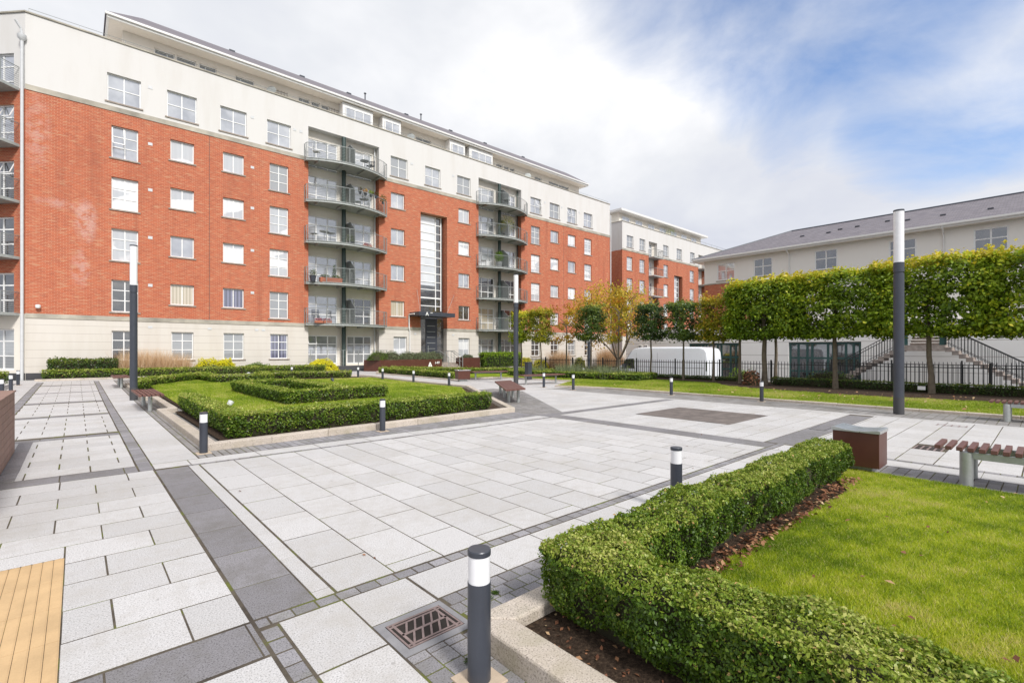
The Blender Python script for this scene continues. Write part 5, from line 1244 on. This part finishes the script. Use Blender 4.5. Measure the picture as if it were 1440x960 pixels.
plank_bench('timber_bench', 'red brown bench between the middle lamp post and the far ring hedge', (16.55, 16.35, .004), R(-8), 2.5, .62, 5, legs=2)
def make_bin(loc, rz, label, L=.80, Wd=.42):
    o = thing('litter_bin', label, 'litter bin', loc, rz, 'red brown litter bins')
    MB().box(-.16, -.12, 0, .16, .12, .12).build('foot', M['steel'], o)
    MB().box(-L/2, -Wd/2, .115, L/2, Wd/2, .548).build('body', M['corten'], o, bevel=.004)
    m = MB(); a, b = L/2+.012, Wd/2+.012                     # stainless lid dished in the middle
    m.prof([(-a, .549), (-a, .592), (-a+.03, .600), (-.10, .574), (.0, .568), (.10, .574), (a-.03, .594), (a, .586), (a, .549)], 'y', -b, b)
    m.build('lid', M['bin'], o, bevel=.003); return o
bn = make_bin((7.65, 1.69, .004), R(-90+0), 'red brown litter bin with a stainless lid at the corner of the near lawn', .50, .43)
bpy.context.view_layer.update()
b2 = copy_tree(bn, (*P(650.5, 536.5), .02), R(-15), 'small red brown litter bin beside the far bench, in front of the entrance'); b2.scale = (1.3, 1.15, 1.0)

# ---------------------------------------------------------------- planters
def planter(label, poly, z0, z1, name='planter'):
    cx = sum(p[0] for p in poly)/len(poly); cy = sum(p[1] for p in poly)/len(poly)
    o = thing(name, label, 'planter', (cx, cy, z0), group='red brown planters at the entrance'); q = [(x-cx, y-cy) for x, y in poly]
    MB().prism(q, 0, z1-z0).build('body', M['corten'], o, bevel=.01)
    MB().prism([(x*.95, y*.9) for x, y in q], z1-z0+.001, z1-z0+.02).build('soil', M['soil'], o); return o
pc = P(535.5, 522.2, .12); pl_ = P(522.3, 521.7, .12); xr_ = FX(621.5, pc[1]); py_ = pc[1]
PLp = planter('long red brown planter with raised A 1-97 lettering below the entrance', [(pc[0], py_), (xr_, py_), (xr_, py_+1.1), (pc[0]-.75, py_+1.1)], .08, .92)
lx, ly = PLp.location[0], PLp.location[1]
text_mesh('letter', 'A', .62, M['letter'], PLp, (FX(601.5, py_)-lx, py_-.012-ly, .20), (R(90), 0, 0), .012)
text_mesh('letter', '1-97', .24, M['letter'], PLp, (FX(611.3, py_)-lx, py_-.012-ly, .50), (R(90), 0, 0), .012)
for k, (u, rx, h, lb) in enumerate([(533, 1.15, .62, 'leftmost clipped sage mound in the long planter'), (551, 1.1, .60, 'second sage mound in the long planter'), (573, 1.05, .58, 'third sage mound in the long planter'), (590, 1.0, .56, 'fourth sage mound in the long planter'), (608, 1.15, .60, 'rightmost sage mound in the long planter above the letter A')]):
    mound(lb, (FX(u, py_+.5), py_+.5), (rx*.95, .6), h*1.25, .045, 3400, 'sage' if k else 'lime', .55 if k else .1, z=.90, name='planted_mound', group='mounds in the long planter', seed=30+k)
x0, x1 = FX(650, 32.0), FX(674, 32.0)
planter('smaller red brown planter right of the entrance steps', [(x0, 31.9), (x1, 31.9), (x1, 32.9), (x0, 32.9)], .08, .98)
mound('low olive mound in the planter right of the entrance steps', ((x0+x1)/2-.1, 32.4), ((x1-x0)*.42, .42), .38, .05, 1100, 'sage', .35, z=.96, name='planted_mound', group='mounds in the long planter', seed=41)
sx0, sx1 = FX(621.5, 32.4)+.1, FX(646, 32.4)
st_ = thing('entrance_steps', 'pale entrance steps with steel handrails between the two red brown planters', 'steps', ((sx0+sx1)/2, 32.6, .08)); Tm = Matrix.Translation((-(sx0+sx1)/2, -32.6, -.08))
m = MB(Tm)
for k in range(4): m.box(sx0-1.2, 31.9+.32*k, .08, sx1, 33.95, .22+.13*k)
m.build('steps', M['sill'], st_)
m = MB(Tm)
for x in (sx0+.15, sx0+1.2, sx1-.1):
    m.tube([(x, 31.8, .1), (x, 31.8, 1.05), (x, 33.0, 1.55), (x, 33.9, 1.55), (x, 33.9, .3)], .025, 6); m.cyl((x, 33.0, .4), (x, 33.0, 1.55), .02, n=6); m.cyl((x, 31.8, .65), (x, 33., 1.1), .015, n=5)
m.build('handrail', M['steel'], st_)
# timber clad planter / ramp housing at the left edge
tp = thing('timber_clad_planter', 'large timber clad box with horizontal boards at the left edge', 'planter', (-1.6, 8.6, 0)); Tm = Matrix.Translation((1.6, -8.6, 0))
m = MB(Tm); m.box(-2.45, 6.0, 0, -.76, 10.85, .90); m.build('core', M['plinth'], tp)
m = MB(Tm)
for k in range(9): z = .02+k*.104; m.box(-.755, 5.98, z, -.725, 10.88, z+.098); m.box(-2.47, 10.855, z, -.757, 10.885, z+.098); m.box(-2.47, 5.965, z, -.757, 5.995, z+.098)
m.build('cladding', M['clad'], tp)
m = MB(Tm); m.box(-.90, 5.95, .955, -.71, 10.90, .975); m.box(-2.48, 10.72, .955, -.90, 10.90, .975); m.build('coping', M['clad'], tp)
m = MB(Tm); m.box(-2.45, 6.0, .905, -.905, 10.71, .94); m.build('lid', M['mortar'], tp)

# ---------------------------------------------------------------- drains
gr = thing('drain_grate', 'rusty cast iron drain grate with slanted bars beside the nearest bollard', 'drain grate', (1.5, 2.43, 0)); Tm = Matrix.Translation((-1.5, -2.43, 0))
X0, X1, Y0, Y1 = 1.275, 1.728, 2.25, 2.625
m = MB(Tm)
for a in ((X0, Y0, X1, Y0+.05), (X0, Y1-.045, X1, Y1), (X0, Y0+.05, X0+.05, Y1-.045), (X1-.035, Y0+.05, X1, Y1-.045)): m.box(a[0], a[1], -.012, a[2], a[3], .001)
m.build('surround', M['mortar'], gr)
m = MB(Tm); m.box(X0+.05, Y0+.05, -.012, X1-.035, Y1-.045, -.0012); m.build('pit_shade', M['pit_shade'], gr)
m = MB(Tm); a0, a1, b0_, b1_ = X0+.055, X1-.04, Y0+.055, Y1-.05; t = .011
m.box(a0, b0_, -.02, a1, b0_+t, .003); m.box(a0, b1_-t, -.02, a1, b1_, .003); m.box(a0, b0_+t, -.02, a0+t, b1_-t, .003); m.box(a1-t, b0_+t, -.02, a1, b1_-t, .003)
yc = (b0_+b1_)/2; m.box(a0+t+.02, yc-.008, -.02, a1-t-.02, yc+.008, .002)
m.box(a0+t+.018, b0_+t, -.02, a0+t+.034, b1_-t, .002); m.box(a1-t-.034, b0_+t, -.02, a1-t-.018, b1_-t, .002)
m.box(a0+t, b0_+t+.012, -.02, a1-t, b0_+t+.024, .0015); m.box(a0+t, b1_-t-.024, -.02, a1-t, b1_-t-.012, .0015)
n = 5
for row in (0, 1):
    ya, yb = (b0_+t+.024, yc-.008) if row == 0 else (yc+.008, b1_-t-.024)
    for k in range(n):
        x = a0+.045+k*(a1-a0-.08)/n+(.012 if row else 0); dx = .050; w = .014
        pl = [(x, ya), (x+w, ya), (x+w+dx, yb), (x+dx, yb)]
        pl = [(min(p[0], a1-t-.02), p[1]) for p in pl]
        if pl[1][0]-pl[0][0] > .004: m.prism(pl, -.02, .0025)
m.build('grille', M['iron'], gr)
for (x, y, wx, wy, lb) in ((10.37, 1.35, .44, .34, 'rusty slot drain in the paving behind the near slatted bench'), (13.86, 1.43, .32, .46, 'rusty slot drain near the far sett band, right of the tall lamp post')):
    o = thing('slot_drain', lb, 'drain', (x, y, 0), group='slot drains'); m = MB(); m.box(-wx/2, -wy/2, -.012, wx/2, wy/2, -.0012); m.build('pit_shade', M['pit_shade'], o)
    m = MB()
    for k in range(5): yy = -wy/2+wy*k/4; m.box(-wx/2, yy-.012, -.001, wx/2, yy+.012, .002)
    for xx in (-wx/2, 0, wx/2-.02): m.box(xx, -wy/2, -.006, xx+.02, wy/2, .0015)
    m.build('grille', M['iron'], o)
dk = thing('access_cover', 'small recessed access cover in the dark paving band behind the red brown bin', 'access cover', (11.4, 3.17, 0)); MB().box(-.3, -.12, -.01, .3, .12, .004).build('cover', M['dark'], dk); MB().box(-.32, -.14, -.01, .32, .14, .0025).build('rim', M['plinth'], dk)
# garden spot lights
for (u, v, rz, lb) in ((322.5, 571.5, .5, 'small white garden spotlight on the left lawn behind the corner of the L-shaped hedge'), (349.5, 529, 1.4, 'pale spotlight among the zigzag hedge'), (468, 536, 2.2, 'small dark spotlight on the lawn behind the ring of hedge'), (820, 521.5, .3, 'pale spotlight on top of the far ring of hedge')):
    x, y = P(u, v, .12 if v > 535 else .35); z = .05 if v > 535 else .30
    o = thing('garden_spotlight', lb, 'spotlight', (x, y, z), rz, 'garden spotlights'); mt = M['ant'] if v == 536 else M['galpipe']
    MB().cyl((0, 0, -.05 if z < .1 else -.3), (0, 0, .10), .016, n=8).build('stake', M['ant'], o); ax = Vector((.55, 0, .75)).normalized(); c = Vector((0, 0, .12))
    MB().cyl(c-ax*.06, c+ax*.10, .05, .075, n=14).build('head', mt, o, smooth=40)
o = thing('paper_tag', 'small white notice fixed at the foot of the leaning tree trunk', 'notice', (TX-.1, 3.15, .18)); MB().box(-.01, -.11, 0, .01, .11, .13).build('panel', M['letter'], o)

# ---------------------------------------------------------------- van
VX, VY0, VY1 = 28.2, 13.6, 21.0; L = VY1-VY0; W = 1.95; H = 2.66
vn = thing('delivery_van', 'long white high roof van parked beyond the picket fence, nose to the left', 'van', (VX+W/2, (VY0+VY1)/2, -.85))
# side profile: (y from centre, z); +y is the nose
pf = [(-L/2, .45), (-L/2, 1.9), (-L/2+.05, 2.35), (-L/2+.16, 2.55), (-L/2+.5, H), (.9, H+.02), (1.75, H-.04), (2.05, H-.18), (2.72, 1.55), (3.35, 1.25), (L/2-.12, 1.0), (L/2, .7), (L/2-.02, .35), (L/2-.3, .3), (-L/2+.3, .35)]
m = MB(); n = len(pf)
def ring(x, k, dz=0): return [(x, p[0]*k, (p[1]-1.3)*k+1.3+dz) for p in pf]
rings = [ring(-W/2+.12, .93), ring(-W/2+.04, .97), ring(-W/2, .985) ]
def shape(x, inset):   # shrink the profile near the roof and ends so the body rounds off
    out = []
    for (y, z) in pf: out.append((x, y*(1-inset*.16), z-(inset*.9*max(0, (z-1.9))/.8 if z > 1.9 else 0)))
    return out
xsn = [(-W/2, .16), (-W/2+.03, .06), (-W/2+.12, .02), (-W/2+.3, 0), (W/2-.3, 0), (W/2-.12, .02), (W/2-.03, .06), (W/2, .16)]
idx = [m._a([(x, p[1], p[2]) for p in shape(x, q*1.0)]) for x, q in xsn]
for a, b in zip(idx[:-1], idx[1:]):
    for k in range(n): q = (k+1) % n; m.f.append((a+k, a+q, b+q, b+k))
m.f.append(tuple(idx[0]+k for k in range(n))[::-1]); m.f.append(tuple(idx[-1]+k for k in range(n)))
m.build('body', M['vanw'], vn, smooth=35, bevel=.02)
sd = -W/2-.006
m = MB(); m.prism([(0, 0), (0, 1)], 0, 1) if 0 else None
def side_poly(name, pts, mat, x=sd, th=.012):
    m = MB(); i = m._a([(x, y, z) for y, z in pts]+[(x+th, y, z) for y, z in pts]); k = len(pts)
    m.f.append(tuple(i+j for j in range(k))); m.f.append(tuple(i+k+j for j in range(k))[::-1])
    for j in range(k): q = (j+1) % k; m.f.append((i+j, i+k+j, i+k+q, i+q))
    return m.build(name, mat, vn)
side_poly('side_window', [(1.75, 1.22), (2.95, 1.22), (2.55, 1.86), (1.85, 1.90)], M['g_dark'])
m = MB(); m.poly([(-.84, 2.14, 2.42), (.84, 2.14, 2.42), (.88, 2.78, 1.56), (-.88, 2.78, 1.56)]); m.poly([(-.88, 2.80, 1.53), (.88, 2.80, 1.53), (.84, 2.16, 2.40), (-.84, 2.16, 2.40)]); m.build('windscreen', M['g_dark'], vn)
side_poly('sill_trim', [(-3.4, .42), (3.1, .42), (3.1, .58), (-3.4, .58)], M['mesh'], sd+.003, .006)
for y in (-2.0, -.1, 1.62): side_poly('door_seam', [(y, .5), (y+.012, .5), (y+.012, 2.3), (y, 2.3)], M['mesh'], sd+.003, .006)
side_poly('side_trim', [(-3.5, 1.35), (1.55, 1.35), (1.55, 1.38), (-3.5, 1.38)], M['mesh'], sd+.003, .006)
side_poly('rear_lamp', [(-3.66, 1.2), (-3.60, 1.2), (-3.60, 1.75), (-3.66, 1.75)], M['flower'], sd+.004, .02)
m = MB(); m.box(-W/2-.20, 2.62, 1.18, -W/2-.0, 2.74, 1.52); m.build('wing_mirror', M['ant'], vn, bevel=.02)
for y in (-2.15, 2.55):
    for x in (-W/2+.02, W/2-.26): w_ = MB().cyl((x, y, .35), (x+.24, y, .35), .35, n=20).build('wheel', M['tyre'], vn, smooth=40); MB().cyl((x-.004, y, .35), (x+.02, y, .35), .2, n=16).build('rim', M['steel'], w_)
side_poly('headlight', [(3.30, .95), (3.60, .85), (3.62, 1.0), (3.2, 1.2)], M['g_grey'], sd+.004, .02)

vn.scale = (1, .93, 1)
# ---------------------------------------------------------------- things on the balconies
def chair(loc, rz, label, mat='ant'):
    o = thing('balcony_chair', label, 'chair', loc, rz, 'chairs on the balconies'); 
    MB().box(-.22, -.22, .42, .22, .22, .45).build('seat', M[mat], o); m = MB(); m.box(-.22, .19, .45, -.19, .22, .9); m.box(.19, .19, .45, .22, .22, .9)
    for k in range(4): m.box(-.19, .195, .52+k*.1, .19, .21, .57+k*.1)
    m.build('backrest', M[mat], o)
    for x in (-.2, .2):
        for y in (-.2, .2): MB().cyl((x, y, 0), (x, y, .42), .012, n=5).build('leg', M[mat], o)
    return o
def table(loc, label):
    o = thing('balcony_table', label, 'table', loc, 0, 'tables on the balconies'); MB().cyl((0, 0, .68), (0, 0, .71), .33, n=18).build('table_top', M['mesh'], o); m = MB(); m.cyl((0, 0, 0), (0, 0, .68), .02, n=6); m.cyl((0, 0, 0), (0, 0, .02), .2, n=12); m.build('base', M['mesh'], o); return o
def pot(loc, label, r, h, mat, lmat, lr, lh, n, tone=.5, trough=0.):
    o = thing('potted_plant', label, 'potted plant', loc, 0, 'plants on the balconies')
    m = MB()
    if trough: m.prof([(-r*.75, 0), (r*.75, 0), (r, h), (-r, h)], 'x', -trough/2, trough/2)
    else: m.lathe([(r*.72, 0), (r, h), (r*1.05, h), (r*1.05, h+.02), (0, h+.02)], n=14)
    m.build('pot', M[mat], o); rg = np.random.default_rng(int(abs(loc[0]*100+loc[2]*10))); v = rg.normal(size=(n, 3)); v /= np.linalg.norm(v, axis=1)[:, None]
    p = v*rg.uniform(.5, 1, (n, 1))*np.array([max(lr, trough/2), lr, lh/2])+np.array([0, 0, h+lh*.45]); leaves('foliage', p, v, .07, M[lmat], o, tone+rg.normal(size=n)*.2, rng=rg); return o
ZB = [3.46+2.8*k for k in range(5)]
Bf = YF-.72
x_ = lambda u: FX(u, Bf)
chair((x_(444), Bf, ZB[0]), 2.6, 'dark chair on the lowest balcony of the left stack, near its left end')
chair((x_(466), Bf, ZB[0]), .5, 'dark chair on the lowest left balcony beside the flower boxes')
pot((x_(447), Bf-.25, ZB[0]), 'red flowers in a trough on the lowest left balcony, left one', .1, .16, 'terra', 'flower', .12, .2, 160, .7, .6)
pot((x_(458), Bf-.25, ZB[0]), 'red flowers in a trough on the lowest left balcony, right one', .1, .16, 'terra', 'flower', .12, .2, 160, .7, .6)
pot((x_(440), Bf, ZB[1]), 'plant in a dark blue pot on the second left balcony', .22, .38, 'ant', 'sage', .28, .5, 260)
pot((x_(456.5), Bf-.1, ZB[1]), 'terracotta trough with small plants on the second left balcony', .17, .32, 'terra', 'dkgreen', .16, .25, 240, .6, .75)
pot((x_(471.5), Bf-.1, ZB[1]), 'terracotta trough beside the privacy screen on the second left balcony', .17, .34, 'terra', 'dkgreen', .16, .25, 240, .6, .8)
pot((x_(474), Bf+.5, ZB[1]), 'slim conifer behind the terracotta troughs on the second left balcony', .12, .3, 'ant', 'dkgreen', .14, 1.2, 320, .3)
chair((x_(500), Bf, ZB[1]), .9, 'metal chair on the second left balcony right of the screen', 'mesh')
chair((x_(441), Bf, ZB[2]), 2.2, 'chair at the left end of the third left balcony', 'mesh')
table((x_(456), Bf, ZB[2]), 'round table on the third left balcony'); table((x_(466), Bf+.2, ZB[2]), 'second round table on the third left balcony, nearer the screen')
pot((x_(493), Bf, ZB[2]), 'leafy pot plant right of the screen on the third left balcony', .16, .25, 'ant', 'sage', .3, .6, 260)
pot((x_(515), Bf-.15, ZB[2]), 'pink flowers in a trough on the third left balcony', .1, .16, 'terra', 'flower', .12, .2, 160, .8, .7)
table((x_(512), Bf, ZB[3]), 'round table on the fourth left balcony'); chair((x_(503), Bf, ZB[3]), 1.2, 'chair on the fourth left balcony beside the round table', 'mesh')
for k, (u, mt, tn) in enumerate([(502, 'flower', .1), (510, 'turning', .9), (518, 'lime', .6), (526, 'flower', .1)]):
    pot((x_(u), YF-1.25+.06*k, ZB[3]+.85), ['first', 'second', 'third', 'fourth'][k]+' plant box hung along the rail of the fourth left balcony', .11, .18, 'ant', mt, .2, .35, 150, tn)
pot((FX(538.5, YF-.6), YF-.6, ZB[3]+.7), 'green plant at the right end of the rail of the fourth left balcony', .1, .15, 'ant', 'dkgreen', .28, .6, 240, .6)
table((x_(513), Bf, ZB[4]), 'round table on the top left balcony'); chair((x_(521), Bf, ZB[4]), -1, 'dark chair on the top left balcony right of the table')
chair((x_(445), Bf, ZB[4]), 1, 'pale chair on the top left balcony by the open door', 'galpipe')
pot((FX(712, YF-.3), YF-.3, ZB[3]), 'tall bushy shrub with bronze leaves on the fourth balcony of the right stack', .3, .5, 'ant', 'turning', .85, 1.9, 1500, .3)
pot((FX(702, YF-.35), YF-.35, ZB[2]), 'clipped green ball plant on the third balcony of the right stack', .3, .6, 'mesh', 'lime', .5, 1.1, 1100, .2)
chair((FX(680, Bf), Bf, ZB[2]), 1, 'chair on the third balcony of the right stack', 'mesh'); table((FX(712, Bf), Bf, ZB[4]), 'table on the top balcony of the right stack')
chair((FX(679, Bf), Bf, ZB[0]), 1, 'brown chair on the lowest right balcony, left one', 'mesh'); chair((FX(697, Bf), Bf, ZB[0]), -1, 'brown chair on the lowest right balcony, right one', 'mesh')
pot((FX(942, 38.0), 38.0, 17.5), 'small tree in a pot on the roof terrace of the distant block', .5, .8, 'ant', 'lime', .9, 1.6, 500, .5)

# ---------------------------------------------------------------- sky, sun, camera
SUN_EL, SUN_AZ = R(42), math.atan2(-.12, -.99)        # azimuth measured from +Y towards +X: behind the camera, to its right
w = bpy.data.worlds.new('World'); S.world = w; w.use_nodes = True; nt = w.node_tree; nt.nodes.clear(); g = G(nt)
sky = g.n('ShaderNodeTexSky', sky_type='NISHITA'); sky.sun_disc = False; sky.sun_elevation = SUN_EL; sky.sun_rotation = SUN_AZ; sky.air_density = 1.0; sky.dust_density = .6; sky.ozone_density = 2.5
tc = g.n('ShaderNodeTexCoord'); dirv = tc.outputs['Generated']
sp = g.n('ShaderNodeSeparateXYZ'); g.l(dirv, sp.inputs[0])
# clouds live on a flat layer: project the direction onto it
zz = g.math('ADD', g.math('MAXIMUM', sp.outputs[2], 0.), .22)
cb = g.n('ShaderNodeCombineXYZ'); g.l(g.math('DIVIDE', sp.outputs[0], zz), cb.inputs[0]); g.l(g.math('DIVIDE', sp.outputs[1], zz), cb.inputs[1]); cb.inputs[2].default_value = 3.7
n1 = g.noise(cb.outputs[0], 1.9, 8, .58, .45); n2 = g.noise(cb.outputs[0], .8, 6, .55, .3)
# a break in the cloud above the building on the right
def ddir(u, v):
    a, b = (u-720)/FPX, -(v-HOR)/FPX; d = Vector((FW[0]+RT[0]*a, FW[1]+RT[1]*a, b)); return d.normalized()
def blob(u, v, lo, hi):
    d = ddir(u, v); dp = g.n('ShaderNodeVectorMath', operation='DOT_PRODUCT'); g.l(dirv, dp.inputs[0]); dp.inputs[1].default_value = d
    x = g.n('ShaderNodeMapRange', interpolation_type='SMOOTHSTEP'); g.l(dp.outputs['Value'], x.inputs[0]); x.inputs[1].default_value = math.cos(R(lo)); x.inputs[2].default_value = math.cos(R(hi)); return x.outputs[0]
brk = g.math('MAXIMUM', g.math('MAXIMUM', g.math('SUBTRACT', blob(1365, 70, 15, 1), g.math('MULTIPLY', blob(1420, -10, 13, 1), .55), clamp=True), g.math('MULTIPLY', blob(1180, -30, 19, 3), .85)), g.math('MULTIPLY', blob(1000, -60, 14, 4), .5))
f = g.math('SUBTRACT', g.math('ADD', g.math('MULTIPLY', brk, .95), g.math('MULTIPLY', n1, 1.25)), .90)
f = g.math('MULTIPLY', f, 1.5, clamp=True)
cloud = g.ramp(n2, [(.38, (.54, .56, .625)), (.50, (.63, .645, .68)), (.64, (.80, .80, .81))])
bgs = g.n('ShaderNodeBackground'); g.l(g.mix(1., sky.outputs[0], (.80, .92, 1.06), 'MULTIPLY'), bgs.inputs[0]); bgs.inputs[1].default_value = .15
bgc = g.n('ShaderNodeBackground'); g.l(cloud, bgc.inputs[0]); bgc.inputs[1].default_value = 1.0
mx = g.n('ShaderNodeMixShader'); g.l(f, mx.inputs[0]); g.l(bgc.outputs[0], mx.inputs[1]); g.l(bgs.outputs[0], mx.inputs[2])
o = g.n('ShaderNodeOutputWorld'); g.l(mx.outputs[0], o.inputs[0])
sl = bpy.data.lights.new('sun', 'SUN'); sl.energy = 2.75; sl.angle = R(12); sl.color = (1, .97, .93)
so = bpy.data.objects.new('sun', sl); COL.objects.link(so)
sd_ = Vector((math.sin(SUN_AZ)*math.cos(SUN_EL), math.cos(SUN_AZ)*math.cos(SUN_EL), math.sin(SUN_EL)))
so.rotation_euler = sd_.to_track_quat('Z', 'Y').to_euler(); so.location = (0, -20, 40)
cd = bpy.data.cameras.new('camera'); co = bpy.data.objects.new('camera', cd); COL.objects.link(co); S.camera = co
co.location = (0, 0, CAMH); co.rotation_euler = (R(90), 0, -math.atan2(FW[0], FW[1])); cd.sensor_width = 36; cd.lens = FPX/1440*36; cd.shift_y = (HOR-480)/1440; cd.clip_end = 2000; cd.clip_start = .05
S.view_settings.view_transform = 'Standard'; S.view_settings.look = 'None'; S.view_settings.exposure = .42; S.view_settings.gamma = 1
S.cycles.use_denoising = True; S.cycles.max_bounces = 6; S.cycles.diffuse_bounces = 3; S.cycles.glossy_bounces = 3; S.cycles.transmission_bounces = 3; S.cycles.transparent_max_bounces = 4
S.cycles.caustics_reflective = False; S.cycles.caustics_refractive = False; S.cycles.sample_clamp_indirect = 4
